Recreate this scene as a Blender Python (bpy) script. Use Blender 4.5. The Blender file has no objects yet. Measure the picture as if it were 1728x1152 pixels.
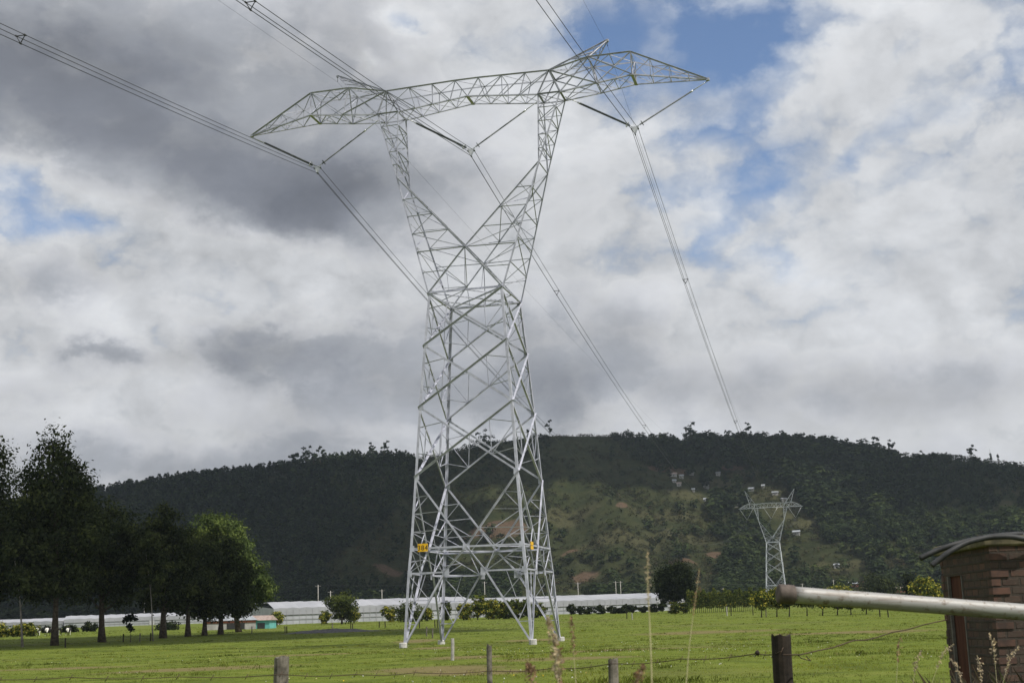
import bpy, math, random
import numpy as np
from mathutils import Vector, Matrix
# ---------------------------------------------------------------- camera, sky, sun
SC = bpy.context.scene
COL = SC.collection
F, PITCH, ROLL, EYE = 2319.1, 0.2020, 0.0315, 1.5628
cd = bpy.data.cameras.new('camera'); cam = bpy.data.objects.new('camera', cd); COL.objects.link(cam)
cd.sensor_width = 36.0; cd.lens = 36.0*F/1728.0; cd.clip_start = 0.2; cd.clip_end = 9000
cam.matrix_world = Matrix.Translation((0, 0, EYE)) @ Matrix.Rotation(math.pi/2+PITCH, 4, 'X') @ Matrix.Rotation(-ROLL, 4, 'Z')
cd.dof.use_dof = True; cd.dof.focus_distance = 105.0; cd.dof.aperture_fstop = 6.3
SC.camera = cam
SC.view_settings.view_transform = 'Standard'; SC.view_settings.look = 'None'
SC.view_settings.exposure = 0.0; SC.view_settings.gamma = 1.0
SUN_AZ, SUN_EL = math.radians(128), math.radians(56)      # azimuth clockwise from the view direction (+Y)

def ray(px, py):
    """unit-forward ray (y = 1) through a point of the 1728x1152 frame, used to read bearings off the photograph"""
    X, Y = px-864.0, 576.0-py
    c, s = math.cos(ROLL), math.sin(ROLL)
    u, v = X*c+Y*s, -X*s+Y*c
    u /= F; v /= F
    y = math.cos(PITCH)-v*math.sin(PITCH); z = math.sin(PITCH)+v*math.cos(PITCH)
    return Vector((u/y, 1.0, z/y))
def at(px, py, d):
    r = ray(px, py); return Vector((r.x*d, d, EYE+r.z*d))
def project(P):
    P = np.asarray(P, float)
    x, y, z = P[..., 0], P[..., 1], P[..., 2]-EYE
    f = y*math.cos(PITCH)+z*math.sin(PITCH); v = -y*math.sin(PITCH)+z*math.cos(PITCH)
    a, b = F*x/f, F*v/f
    c, s = math.cos(ROLL), math.sin(ROLL)
    return 864+a*c-b*s, 576-(a*s+b*c)

class NT:
    """small helper for writing node trees"""
    def __init__(s, tree): s.t = tree; s.t.nodes.clear()
    def n(s, typ, **kw):
        nd = s.t.nodes.new(typ)
        for k, v in kw.items():
            if k.startswith('i_'):
                k2 = k[2:]
                sock = nd.inputs[int(k2)] if k2.isdigit() else nd.inputs[k2.replace('_', ' ')]
                if hasattr(v, 'links'): s.t.links.new(v, sock)
                else: sock.default_value = v
            else: setattr(nd, k, v)
        return nd
    def m(s, op, a, b=None, c=None, clamp=False):
        nd = s.t.nodes.new('ShaderNodeMath'); nd.operation = op; nd.use_clamp = clamp
        for i, v in enumerate((a, b, c)):
            if v is None: continue
            if hasattr(v, 'links'): s.t.links.new(v, nd.inputs[i])
            else: nd.inputs[i].default_value = v
        return nd.outputs[0]
    def mix(s, f, a, b, blend='MIX'):
        nd = s.t.nodes.new('ShaderNodeMix'); nd.data_type = 'RGBA'; nd.blend_type = blend
        for i, v in ((0, f), (6, a), (7, b)):
            if hasattr(v, 'links'): s.t.links.new(v, nd.inputs[i])
            else: nd.inputs[i].default_value = v if i == 0 or len(v) == 4 else (*v, 1)
        return nd.outputs[2]
    def noise(s, vec, scale, detail=4, rough=0.55, dist=0.0, dims='3D'):
        nd = s.n('ShaderNodeTexNoise', noise_dimensions=dims); nd.inputs['Scale'].default_value = scale
        nd.inputs['Detail'].default_value = detail; nd.inputs['Roughness'].default_value = rough; nd.inputs['Distortion'].default_value = dist
        if vec is not None: s.t.links.new(vec, nd.inputs['Vector'])
        return nd.outputs['Fac'], nd.outputs['Color']
    def ramp(s, f, stops):
        nd = s.t.nodes.new('ShaderNodeValToRGB'); s.t.links.new(f, nd.inputs[0])
        e = nd.color_ramp.elements
        while len(e) < len(stops): e.new(0.5)
        for q, (p, c) in zip(e, stops): q.position = p; q.color = c if len(c) == 4 else (*c, 1)
        return nd.outputs[0]
    def smooth(s, v, a, b):
        nd = s.n('ShaderNodeMapRange', interpolation_type='SMOOTHSTEP', clamp=True)
        s.t.links.new(v, nd.inputs[0]); nd.inputs[1].default_value = a; nd.inputs[2].default_value = b
        return nd.outputs[0]

# cloudy sky: blue Nishita sky seen through gaps of a procedural cloud layer, laid out by bearing and height
world = bpy.data.worlds.new('World'); SC.world = world; world.use_nodes = True
w = NT(world.node_tree)
geo = w.n('ShaderNodeTexCoord').outputs['Generated']
sep = w.n('ShaderNodeSeparateXYZ', i_0=geo)
DEG = 180/math.pi
az0 = w.m('MULTIPLY', w.m('ARCTAN2', sep.outputs[0], sep.outputs[1]), DEG)
el0 = w.m('MULTIPLY', w.m('ARCSINE', sep.outputs[2]), DEG)
sq = w.n('ShaderNodeMapping', i_0=geo); sq.inputs['Scale'].default_value = (1, 1, 1.45)
flat = sq.outputs[0]
_, wc = w.noise(flat, 5.0, 3, 0.5)
ws = w.n('ShaderNodeSeparateColor', i_0=wc)
_, vc = w.noise(flat, 17.0, 7, 0.62)
vs_ = w.n('ShaderNodeSeparateColor', i_0=vc)
az = w.m('MULTIPLY_ADD', w.m('SUBTRACT', ws.outputs[0], 0.5), 5.0, w.m('MULTIPLY_ADD', w.m('SUBTRACT', vs_.outputs[0], 0.5), 4.2, az0))
el = w.m('MULTIPLY_ADD', w.m('SUBTRACT', ws.outputs[1], 0.5), 3.4, w.m('MULTIPLY_ADD', w.m('SUBTRACT', vs_.outputs[1], 0.5), 3.0, el0))
def blob(px, py, rx, ry, rot=0.0):
    r = ray(px, py); a0 = math.degrees(math.atan2(r.x, 1)); e0 = math.degrees(math.atan2(r.z, math.hypot(r.x, 1)))
    k = math.degrees(1/F); sx, sy = rx*k, ry*k
    dx, dy = w.m('SUBTRACT', az, a0), w.m('SUBTRACT', el, e0)
    c, s = math.cos(math.radians(rot)), math.sin(math.radians(rot))
    u = w.m('ADD', w.m('MULTIPLY', dx, c/sx), w.m('MULTIPLY', dy, s/sx))
    v = w.m('ADD', w.m('MULTIPLY', dx, -s/sy), w.m('MULTIPLY', dy, c/sy))
    q = w.m('ADD', w.m('MULTIPLY', u, u), w.m('MULTIPLY', v, v))
    return w.m('EXPONENT', w.m('MULTIPLY', q, -1.0))
def total(lst):
    acc = None
    for (px, py, rx, ry, rot, amp) in lst:
        acc = w.m('MULTIPLY_ADD', blob(px, py, rx, ry, rot), amp, acc if acc is not None else 0.0)
    return acc
# cloud thickness: gaps (negative) let the blue through, thick parts (positive) turn grey
HOLES = [(1120, 35, 150, 70, 8, .56), (1045, 95, 60, 55, 0, .30), (1200, 110, 90, 50, 20, .40), (1290, 40, 110, 60, 20, .50), (1250, 180, 110, 34, 25, .46), (708, 30, 42, 34, 20, .55), (632, 122, 26, 22, 0, .32),
         (10, 305, 85, 42, 0, .52), (95, 395, 130, 36, 0, .36), (1290, 290, 120, 50, 35, .40), (1500, 215, 140, 28, 30, .32), (1325, 445, 50, 34, 20, .38), (1150, 330, 50, 34, 0, .22), (1640, 160, 120, 22, 25, .20), (1190, 395, 60, 34, 0, .32), (1560, 60, 60, 24, 30, .14)]
THICK = [(40, 170, 330, 150, -4, .52), (320, 270, 260, 90, -18, .46), (515, 345, 140, 76, -10, .50), (630, 270, 120, 110, 0, .20), (0, 80, 260, 90, 0, .20), (330, 60, 420, 120, 0, .32), (560, 180, 190, 120, 0, .26), (330, 400, 260, 50, 5, .12), (620, 470, 80, 45, 0, .22), (780, 430, 120, 45, 0, .22), (700, 340, 200, 70, 0, .22), (1000, 380, 120, 60, 0, .16), (200, 500, 200, 60, 0, .10), (860, 190, 100, 60, 0, .1), (40, 485, 90, 42, 0, .36), (330, 625, 300, 26, -6, .12), (160, 610, 70, 20, 0, .36), (60, 650, 110, 26, 0, .24),
         (590, 595, 240, 62, 8, .52), (420, 600, 100, 40, 0, .26), (960, 600, 150, 90, 0, .42), (480, 470, 80, 34, 0, .16), (740, 690, 240, 55, 0, .30), (280, 785, 360, 46, 0, .38), (1320, 640, 460, 50, 0, .22), (1480, 260, 330, 110, 20, .06), (800, 310, 120, 80, 0, .10), (1000, 500, 90, 60, 0, .10), (1650, 480, 120, 60, 0, .04), (770, 210, 110, 40, 0, .06)]
SUNLIT = [(290, 415, 200, 50, -14, .24), (450, 448, 170, 42, -4, .22), (860, 160, 110, 50, 10, .20), (950, 350, 120, 90, 0, .14), (110, 668, 190, 40, 0, .16), (1500, 400, 300, 110, 0, .14), (1450, 590, 330, 60, 0, .10), (600, 500, 160, 50, 0, .10), (1600, 80, 200, 70, 0, .06), (150, 560, 160, 30, 0, .10), (750, 620, 120, 40, 0, .06)]
nA, _ = w.noise(flat, 9.0, 10, 0.56, 0.25)
upv = w.n('ShaderNodeVectorMath', operation='ADD', i_0=flat, i_1=(.016, -.004, .026)).outputs[0]
nA2, _ = w.noise(upv, 9.0, 10, 0.56, 0.25)
relief = w.m('SUBTRACT', nA, nA2)          # sunward edges of the puffs are brighter
vor = w.n('ShaderNodeTexVoronoi', feature='F1'); w.t.links.new(w.n('ShaderNodeVectorMath', operation='ADD', i_0=flat, i_1=w.n('ShaderNodeVectorMath', operation='SCALE', i_0=vc, i_3=.09).outputs[0]).outputs[0], vor.inputs['Vector'])
vor.inputs['Scale'].default_value = 15.0; vor.inputs['Detail'].default_value = 2.0; vor.inputs['Roughness'].default_value = .5
bil = w.m('SUBTRACT', .20, w.m('MULTIPLY', vor.outputs['Distance'], vor.outputs['Distance']))      # rounded billows
D = w.m('SUBTRACT', total(THICK), w.m('MULTIPLY', total(HOLES), .86))
D = w.m('ADD', D, w.m('MULTIPLY_ADD', w.m('SUBTRACT', nA, 0.5), 0.56, 0.45))
D = w.m('MULTIPLY_ADD', w.m('SUBTRACT', 1.0, w.smooth(el0, 7.0, 15.0)), 0.15, D)      # the layer closes towards the horizon
D = w.m('MULTIPLY_ADD', bil, 0.22, D)
SL = total(SUNLIT)
SL = w.m('MULTIPLY', SL, .8)
Db = w.m('MINIMUM', D, w.m('MAXIMUM', w.m('SUBTRACT', w.m('SUBTRACT', D, 0.06), SL), 0.33))
cover = w.smooth(w.m('MULTIPLY_ADD', SL, 1.1, D), -0.22, 0.38)
bright = w.ramp(w.m('MULTIPLY', Db, 0.7), [(0.08, (.62, .66, .72)), (0.26, (.70, .715, .74)), (0.38, (.59, .605, .64)), (0.50, (.42, .44, .48)), (0.72, (.25, .268, .31)), (0.95, (.17, .185, .22))])
lit = w.m('MULTIPLY_ADD', relief, .85, 1.0)
lit = w.m('MULTIPLY_ADD', bil, 0.15, lit)
ccol = w.n('ShaderNodeVectorMath', operation='SCALE', i_0=bright, i_3=lit).outputs[0]
hole = w.m('SUBTRACT', 1.0, cover)
sky = w.n('ShaderNodeTexSky', sky_type='NISHITA', sun_disc=False, sun_elevation=SUN_EL, sun_rotation=SUN_AZ, altitude=2600, air_density=1.0, dust_density=1.5, ozone_density=1.2)
b1 = w.n('ShaderNodeBackground', i_0=sky.outputs[0], i_1=0.15)
b2 = w.n('ShaderNodeBackground', i_0=ccol, i_1=1.0)
mx = w.n('ShaderNodeMixShader', i_0=hole, i_1=b2.outputs[0], i_2=b1.outputs[0])
w.n('ShaderNodeOutputWorld', i_0=mx.outputs[0])
world.cycles.sampling_method = 'MANUAL'; world.cycles.sample_map_resolution = 512
sd = bpy.data.lights.new('sun', 'SUN'); sd.energy = 4.6; sd.angle = math.radians(0.6); sd.color = (1, .95, .87)
sun = bpy.data.objects.new('sun', sd); COL.objects.link(sun)
to_sun = Vector((math.sin(SUN_AZ)*math.cos(SUN_EL), math.cos(SUN_AZ)*math.cos(SUN_EL), math.sin(SUN_EL)))
sun.rotation_euler = to_sun.to_track_quat('Z', 'Y').to_euler(); sun.location = (200, 100, 300)

random.seed(7); RNG = np.random.default_rng(11)
# ---------------------------------------------------------------- helpers
def empty(name, loc=(0, 0, 0), rz=0.0):
    o = bpy.data.objects.new(name, None); o.location = loc; o.rotation_euler = (0, 0, rz); o.empty_display_size = 0.3
    COL.objects.link(o); return o
def tag(o, label=None, cat=None, group=None, kind=None):
    for k, v in (('label', label), ('category', cat), ('group', group), ('kind', kind)):
        if v: o[k] = v
    return o
def link(name, me, mat=None, parent=None):
    o = bpy.data.objects.new(name, me); COL.objects.link(o)
    if mat is not None:
        for m in (mat if isinstance(mat, (list, tuple)) else [mat]): me.materials.append(m)
    if parent is not None: o.parent = parent
    return o
def mesh_np(name, V, k, tint=None, smooth=False):
    """V: (n*k,3) unshared polygons of k corners each"""
    V = np.ascontiguousarray(V, dtype=np.float32).reshape(-1, 3); n = len(V)
    me = bpy.data.meshes.new(name)
    me.vertices.add(n); me.vertices.foreach_set('co', V.ravel())
    me.loops.add(n); me.loops.foreach_set('vertex_index', np.arange(n, dtype=np.int32))
    me.polygons.add(n//k); me.polygons.foreach_set('loop_start', np.arange(0, n, k, dtype=np.int32))
    me.polygons.foreach_set('loop_total', np.full(n//k, k, dtype=np.int32))
    me.update(calc_edges=True)
    if tint is not None:
        a = me.attributes.new('tint', 'FLOAT', 'POINT'); a.data.foreach_set('value', np.repeat(np.asarray(tint, np.float32), k))
    return me
class MB:
    """collects verts and faces of several shapes into one mesh"""
    def __init__(s): s.v = []; s.f = []; s.sm = []
    def add(s, verts, faces, smooth=False):
        b = len(s.v); s.v += [tuple(v) for v in verts]; s.f += [tuple(i+b for i in f) for f in faces]; s.sm += [smooth]*len(faces)
    def box(s, c, size, M=None):
        hx, hy, hz = (q/2 for q in size); c = Vector(c)
        vs = [Vector((x, y, z)) for x in (-hx, hx) for y in (-hy, hy) for z in (-hz, hz)]
        vs = [(M @ v if M else v)+c for v in vs]
        s.add(vs, [(0, 1, 3, 2), (4, 6, 7, 5), (0, 4, 5, 1), (2, 3, 7, 6), (0, 2, 6, 4), (1, 5, 7, 3)])
    def slab(s, p, q, u, v, smooth=False):
        """box along p->q, spanned by vectors u and v from the line p-q"""
        p, q = Vector(p), Vector(q)
        vs = [p, p+u, p+u+v, p+v, q, q+u, q+u+v, q+v]
        s.add(vs, [(0, 1, 2, 3), (4, 7, 6, 5), (0, 4, 5, 1), (1, 5, 6, 2), (2, 6, 7, 3), (3, 7, 4, 0)])
    def angle(s, p, q, n, size, th=0.016, low=False):
        """steel angle between p and q lying in the face whose outward normal is n; low puts the outstanding leg on the lower edge"""
        p, q, n = Vector(p), Vector(q), Vector(n)
        a = (q-p)
        if a.length < 1e-4: return
        a.normalize(); wv = n.cross(a)
        if wv.length < 1e-3: wv = Vector((0, 0, 1)).cross(a)
        if wv.length < 1e-3: wv = Vector((1, 0, 0))
        wv.normalize(); n = a.cross(wv).normalized() if a.cross(wv).dot(n) > 0 else wv.cross(a).normalized()
        if (wv.z < 0): wv = -wv
        if low: wv = -wv; so = -1.0
        else: so = 1.0
        o = -wv*size*0.5
        s.slab(p+o, q+o, wv*size, -n*th)
        e = wv*size*0.5
        s.slab(p+e, q+e, -wv*th, n*(size*0.9*so-(th if low else 0)))
    def tube(s, pts, rad, seg=8, cap=True, smooth=True):
        pts = [Vector(p) for p in pts]; n = len(pts)
        if not isinstance(rad, (list, tuple)): rad = [rad]*n
        vs = []; prev = None
        for i, p in enumerate(pts):
            d = (pts[min(i+1, n-1)]-pts[max(i-1, 0)]).normalized()
            if prev is None:
                prev = d.orthogonal().normalized()
            u = (prev-d*prev.dot(d)).normalized(); prev = u; v = d.cross(u)
            for k in range(seg):
                t = 2*math.pi*k/seg; vs.append(p+(u*math.cos(t)+v*math.sin(t))*rad[i])
        fs = [(i*seg+k, i*seg+(k+1) % seg, (i+1)*seg+(k+1) % seg, (i+1)*seg+k) for i in range(n-1) for k in range(seg)]
        if cap: fs += [tuple(range(seg))[::-1], tuple((n-1)*seg+k for k in range(seg))]
        s.add(vs, fs, smooth)
    def build(s, name, mat=None, parent=None):
        me = bpy.data.meshes.new(name); me.from_pydata([tuple(v) for v in s.v], [], s.f); me.update()
        if any(s.sm): me.polygons.foreach_set('use_smooth', s.sm)
        return link(name, me, mat, parent)
def copy_tree(o, parent=None):
    c = o.copy(); COL.objects.link(c)
    if parent is not None: c.parent = parent
    for ch in list(o.children): copy_tree(ch, c)
    return c

# ---------------------------------------------------------------- materials
def material(name):
    m = bpy.data.materials.new(name); m.use_nodes = True
    return m, NT(m.node_tree)
def principled(t, col, rough=0.8, metal=0.0, bump=None, bstr=0.3, bdist=0.02, spec=0.3):
    p = t.n('ShaderNodeBsdfPrincipled')
    for k, v in (('Base Color', col), ('Roughness', rough), ('Metallic', metal), ('Specular IOR Level', spec)):
        if hasattr(v, 'links'): t.t.links.new(v, p.inputs[k])
        else: p.inputs[k].default_value = (*v, 1) if isinstance(v, tuple) and len(v) == 3 else v
    if bump is not None:
        b = t.n('ShaderNodeBump'); b.inputs['Strength'].default_value = bstr; b.inputs['Distance'].default_value = bdist
        t.t.links.new(bump, b.inputs['Height']); t.t.links.new(b.outputs[0], p.inputs['Normal'])
    t.n('ShaderNodeOutputMaterial', i_0=p.outputs[0]); return p
def noisy(name, a, b, scale=3.0, rough=0.85, metal=0.0, bstr=0.25, bdist=0.02, detail=6, coord='Object', spec=0.3, stops=(0.35, 0.65)):
    m, t = material(name)
    f, _ = t.noise(t.n('ShaderNodeTexCoord').outputs[coord], scale, detail, 0.62)
    principled(t, t.ramp(f, [(stops[0], a), (stops[1], b)]), rough, metal, f, bstr, bdist, spec); return m
def foliage(name, dark, light, accent=None, acc_share=0.0, transl=0.3):
    """leaf material: every leaf cluster its own green, whole trees tinted by the tint attribute"""
    m, t = material(name)
    isl = t.n('ShaderNodeNewGeometry').outputs['Random Per Island']
    tint = t.n('ShaderNodeAttribute', attribute_name='tint').outputs['Fac']
    c = t.mix(isl, dark, light)
    c = t.mix(1.0, c, t.ramp(tint, [(0, (.50, .53, .58)), (0.5, (1, 1, 1)), (1, (1.6, 1.45, 1.05))]), 'MULTIPLY')
    if accent:
        h = t.n('ShaderNodeTexWhiteNoise', noise_dimensions='1D'); t.t.links.new(isl, h.inputs['W'])
        c = t.mix(t.m('LESS_THAN', h.outputs['Value'], t.m('MULTIPLY', tint, acc_share*2)), c, accent)
    d = t.n('ShaderNodeBsdfDiffuse', i_0=c); tr = t.n('ShaderNodeBsdfTranslucent', i_0=c)
    t.n('ShaderNodeOutputMaterial', i_0=t.n('ShaderNodeMixShader', i_0=transl, i_1=d.outputs[0], i_2=tr.outputs[0]).outputs[0]); return m
M_STEEL = noisy('galvanised steel', (.30, .31, .365), (.50, .51, .59), 1.3, 0.6, 0.1, 0.05, 0.005, spec=0.5)
M_STEEL_FAR = noisy('weathered galvanised steel', (.36, .39, .40), (.55, .58, .60), 0.6, 0.6, 0.2, 0.0, 0.005)
M_CONC = noisy('concrete', (.36, .35, .33), (.55, .54, .51), 4.0, 0.9, 0, 0.3, 0.02)
M_YELLOW = noisy('yellow enamel', (.72, .40, .01), (.80, .47, .02), 6.0, 0.5, 0, 0.05)
M_BLACK = noisy('black paint', (.012, .012, .012), (.03, .03, .03), 6.0, 0.5)
M_WIRE = noisy('aluminium conductor', (.035, .038, .042), (.07, .072, .078), 2.0, 0.6, 0.3)
M_INS = noisy('dark insulator rubber', (.045, .055, .055), (.085, .095, .095), 3.0, 0.45)
M_INS_L = noisy('grey insulator rubber', (.13, .14, .15), (.2, .21, .22), 3.0, 0.45)
M_FIT = noisy('bright fittings', (.45, .46, .47), (.65, .66, .67), 5.0, 0.4, 0.5)
M_BARK = noisy('bark', (.035, .026, .018), (.11, .085, .062), 3.0, 0.95, 0, 0.6, 0.04)
M_BARK_P = noisy('pale bark', (.13, .115, .095), (.30, .27, .235), 2.0, 0.9, 0, 0.4, 0.03)
M_EUC = foliage('dark tree leaves', (.026, .036, .016), (.075, .092, .040), transl=0.3)
M_EUC_L = foliage('light tree leaves', (.045, .070, .020), (.125, .165, .055), transl=0.3)
M_OLIVE = foliage('olive tree leaves', (.035, .048, .015), (.085, .105, .035), transl=0.25)
M_ROUND = foliage('dark round tree leaves', (.010, .016, .008), (.028, .036, .016), transl=0.15)
M_YEL = foliage('yellow flowering leaves', (.035, .055, .012), (.10, .13, .03), (.36, .32, .05), 0.26, transl=0.3)
M_HEDGE = foliage('hedge leaves', (.030, .046, .012), (.085, .105, .028), (.24, .21, .04), 0.06, transl=0.25)
M_FOREST = foliage('hill forest leaves', (.018, .029, .014), (.050, .068, .028), transl=0.25)
M_SCRUB = foliage('hillside scrub leaves', (.022, .028, .012), (.062, .066, .026), (.085, .058, .036), 0.14, transl=0.2)
M_GRASS = foliage('pasture grass', (.105, .136, .019), (.215, .250, .050), (.27, .24, .10), 0.08, transl=0.35)
M_DRY = foliage('dry seed grass', (.26, .21, .13), (.50, .42, .28), (.14, .18, .06), 0.2, transl=0.3)
M_STRAW = noisy('straw', (.36, .32, .17), (.55, .50, .30), 9.0, 0.8)
M_SEED = foliage('seed heads', (.12, .075, .045), (.30, .21, .14), transl=0.3)
M_SEED_P = foliage('pale seed heads', (.30, .24, .16), (.52, .44, .32), transl=0.3)
M_FLOWER = foliage('small field flowers', (.42, .42, .39), (.62, .62, .58), (.62, .45, .05), 0.22, transl=0.2)
M_POSTW = noisy('weathered wood', (.055, .048, .038), (.20, .18, .15), 9.0, 0.95, 0, 0.7, 0.01)
M_POSTD = noisy('dark creosoted wood', (.010, .008, .006), (.035, .026, .018), 9.0, 0.9, 0, 0.7, 0.01)
M_POSTC = noisy('concrete post', (.26, .25, .23), (.42, .40, .37), 6.0, 0.9)
M_RUST = noisy('rusty wire', (.05, .035, .025), (.11, .075, .05), 8.0, 0.8, 0.2)
M_HOSE = noisy('black rubber hose', (.016, .017, .018), (.04, .042, .044), 7.0, 0.6)
M_FILM = noisy('greenhouse film', (.27, .275, .30), (.34, .345, .37), 0.15, 0.45, 0, 0.2, 0.05, spec=0.4)
M_FILM_D = noisy('greenhouse side net', (.32, .33, .355), (.42, .43, .455), 0.3, 0.6)
M_FRAME = noisy('greenhouse frame', (.33, .33, .34), (.44, .44, .45), 2.0, 0.7)
M_WHITE = noisy('white wall', (.26, .25, .235), (.42, .41, .39), 1.0, 0.85)
M_TURQ = noisy('turquoise tarp', (.10, .36, .34), (.16, .46, .43), 0.8, 0.6)
M_ROOFT = noisy('clay roof', (.24, .18, .155), (.36, .29, .26), 2.0, 0.9)
M_ZINC = noisy('zinc roof', (.20, .215, .235), (.34, .36, .385), 1.2, 0.5)
M_REDW = noisy('red wall band', (.28, .09, .06), (.36, .13, .09), 2.0, 0.8)
M_DARKWIN = noisy('dark opening', (.02, .02, .022), (.05, .05, .05), 2.0, 0.4)
M_HEAP = noisy('dark gravel', (.055, .052, .055), (.12, .115, .115), 2.0, 0.95, 0, 0.8, 0.05)

def pipe_material():
    m, t = material('worn galvanised pipe')
    tc = t.n('ShaderNodeTexCoord').outputs['Object']
    mp = t.n('ShaderNodeMapping', i_0=tc); mp.inputs['Scale'].default_value = (1.2, 9, 9)
    f, _ = t.noise(mp.outputs[0], 3.0, 9, 0.7, 0.8)
    g, _ = t.noise(tc, 22.0, 6, 0.7)
    k = t.m('MULTIPLY', t.smooth(f, 0.50, 0.64), .55)
    c = t.mix(k, (.30, .295, .285), (.14, .10, .07)); c = t.mix(t.smooth(g, 0.54, 0.66), c, (.15, .12, .095))
    p = principled(t, c, 0.58, 0.25, g, 0.3, 0.004, 0.5); return m
M_PIPE = pipe_material()
M_CAP = noisy('rusty pipe collar', (.055, .046, .042), (.13, .105, .092), 14.0, 0.85, 0.1, 0.5, 0.006)
def brick_material():
    m, t = material('old brick')
    tc = t.n('ShaderNodeTexCoord').outputs['UV']
    br = t.n('ShaderNodeTexBrick', i_0=tc, offset=0.5); 
    br.inputs['Scale'].default_value = 1.0; br.inputs['Mortar Size'].default_value = 0.013; br.inputs['Mortar Smooth'].default_value = 0.35
    br.inputs['Brick Width'].default_value = 0.175; br.inputs['Row Height'].default_value = 0.080; br.inputs['Bias'].default_value = 0.0
    br.inputs['Color1'].default_value = (.115, .067, .051, 1); br.inputs['Color2'].default_value = (.05, .037, .032, 1); br.inputs['Mortar'].default_value = (.045, .04, .034, 1)
    f, _ = t.noise(tc, 5.0, 7, 0.68); g, _ = t.noise(tc, 45.0, 5, 0.7)
    c = t.mix(t.smooth(f, 0.36, 0.66), br.outputs['Color'], (.07, .058, .047)); c = t.mix(t.m('MULTIPLY', t.smooth(g, 0.55, 0.75), 0.5), c, (.26, .17, .13))
    h = t.m('MULTIPLY_ADD', g, 0.25, t.m('SUBTRACT', 1.0, br.outputs['Fac']))
    principled(t, c, 0.92, 0, h, 1.0, 0.018, 0.15); return m
M_BRICK = brick_material()
def door_material():
    m, t = material('rusty sheet door')
    tc = t.n('ShaderNodeTexCoord').outputs['Object']
    mp = t.n('ShaderNodeMapping', i_0=tc); mp.inputs['Scale'].default_value = (14, 14, 1.2)
    f, _ = t.noise(mp.outputs[0], 1.6, 8, 0.65)
    principled(t, t.ramp(f, [(.3, (.045, .018, .012)), (.55, (.080, .032, .020)), (.75, (.12, .058, .034))]), 0.8, 0.1, f, 0.3, 0.006); return m
M_DOOR = door_material()
M_SLAB = noisy('mossy concrete', (.06, .055, .036), (.19, .165, .10), 6.0, 0.95, 0, 0.5, 0.02)

# ---------------------------------------------------------------- ground and hills
RIDGE = np.array([(-700, 900), (-200, 862), (0, 842), (160, 817), (230, 806), (330, 791), (430, 781), (500, 771), (560, 762), (640, 757), (700, 759), (760, 754), (830, 742), (880, 735), (930, 732),
                  (1015, 732), (1060, 728), (1140, 730), (1170, 726), (1250, 727), (1330, 730), (1400, 735), (1480, 748), (1530, 762), (1600, 762), (1650, 766), (1700, 776), (1760, 780), (1950, 800), (2500, 880)], float)
_raz, _rel = [], []
for (px, py) in RIDGE:
    r = ray(px, py); _raz.append(math.atan2(r.x, 1)); _rel.append(r.z/math.hypot(r.x, 1))
_raz, _rel = np.array(_raz), np.array(_rel)
TREE_H = np.interp(_raz, [ray(q, 750).x for q in (0, 690, 760, 920, 1010, 1130, 1180, 1500, 1560, 1800)], [9, 9, 4, 1.5, 1.5, 8, 13, 13, 6, 6])
def vnoise(x, y, seed=0):
    """smooth value noise on a lattice"""
    xi, yi = np.floor(x).astype(np.int64), np.floor(y).astype(np.int64); xf, yf = x-xi, y-yi
    def h(a, b):
        n = (a*374761393+b*668265263+seed*974634777) & 0x7fffffff
        n = ((n ^ (n >> 13))*1274126177) & 0x7fffffff
        return ((n ^ (n >> 16)) & 0xffff)/65535.0
    u, v = xf*xf*(3-2*xf), yf*yf*(3-2*yf)
    return (h(xi, yi)*(1-u)+h(xi+1, yi)*u)*(1-v)+(h(xi, yi+1)*(1-u)+h(xi+1, yi+1)*u)*v
def fbm(x, y, o=4, seed=0):
    s, a, f = 0, 0.5, 1.0
    for k in range(o): s = s+a*vnoise(x*f, y*f, seed+k); a *= .5; f *= 2.03
    return s
R0, R1 = 690.0, 1080.0
def ground_z(x, y):
    x, y = np.asarray(x, float), np.asarray(y, float)
    r = np.hypot(x, y); a = np.arctan2(x, y)
    d = np.where(np.abs(a) < 1.3, r*np.cos(np.clip(a, -.6, .6)), 0)
    z = 0.0143*np.where(d > 135, d-115, np.where(d > 95, (d-95)**2/80, 0))
    z = np.minimum(z, 0.0143*700)
    base = z
    zr = EYE+np.interp(a, _raz, _rel)*R1-np.interp(a, _raz, TREE_H)
    t = np.clip((r-R0)/(R1-R0), 0, 1)
    s = np.where(t < 1, 0.55*t**1.6+0.45*np.sin(t*math.pi/2)**2*t**0.3, 1)
    z = base+(zr-base)*s
    und = (fbm(a*26+3, r/170, 4, 5)-.47)*26+(fbm(a*70, r/60, 3, 9)-.47)*8
    z = z+und*np.clip(t*3, 0, 1)*np.clip((1-t)*3.0, 0, 1)
    z = np.where(r > R1, zr-(r-R1)*0.10, z)
    fade = np.clip((np.abs(a)-0.75)/0.5, 0, 1)
    z = np.where(t > 0, z*(1-fade)+base*fade, z)
    small = (fbm(x/7, y/7, 3, 2)-.47)*0.22*np.clip((r-20)/30, 0, 1)*np.clip((600-r)/200, 0, 1)
    return z+small
def gz(x, y): return float(ground_z(x, y))
def ground_at(px, d, py0=1050):
    """ground point at forward distance d under the bearing of column px"""
    py = py0
    for _ in range(4):
        r = ray(px, py); x = r.x*d; z = gz(x, d)
        _, py = project((x, d, z))
    return Vector((x, d, z))
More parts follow.
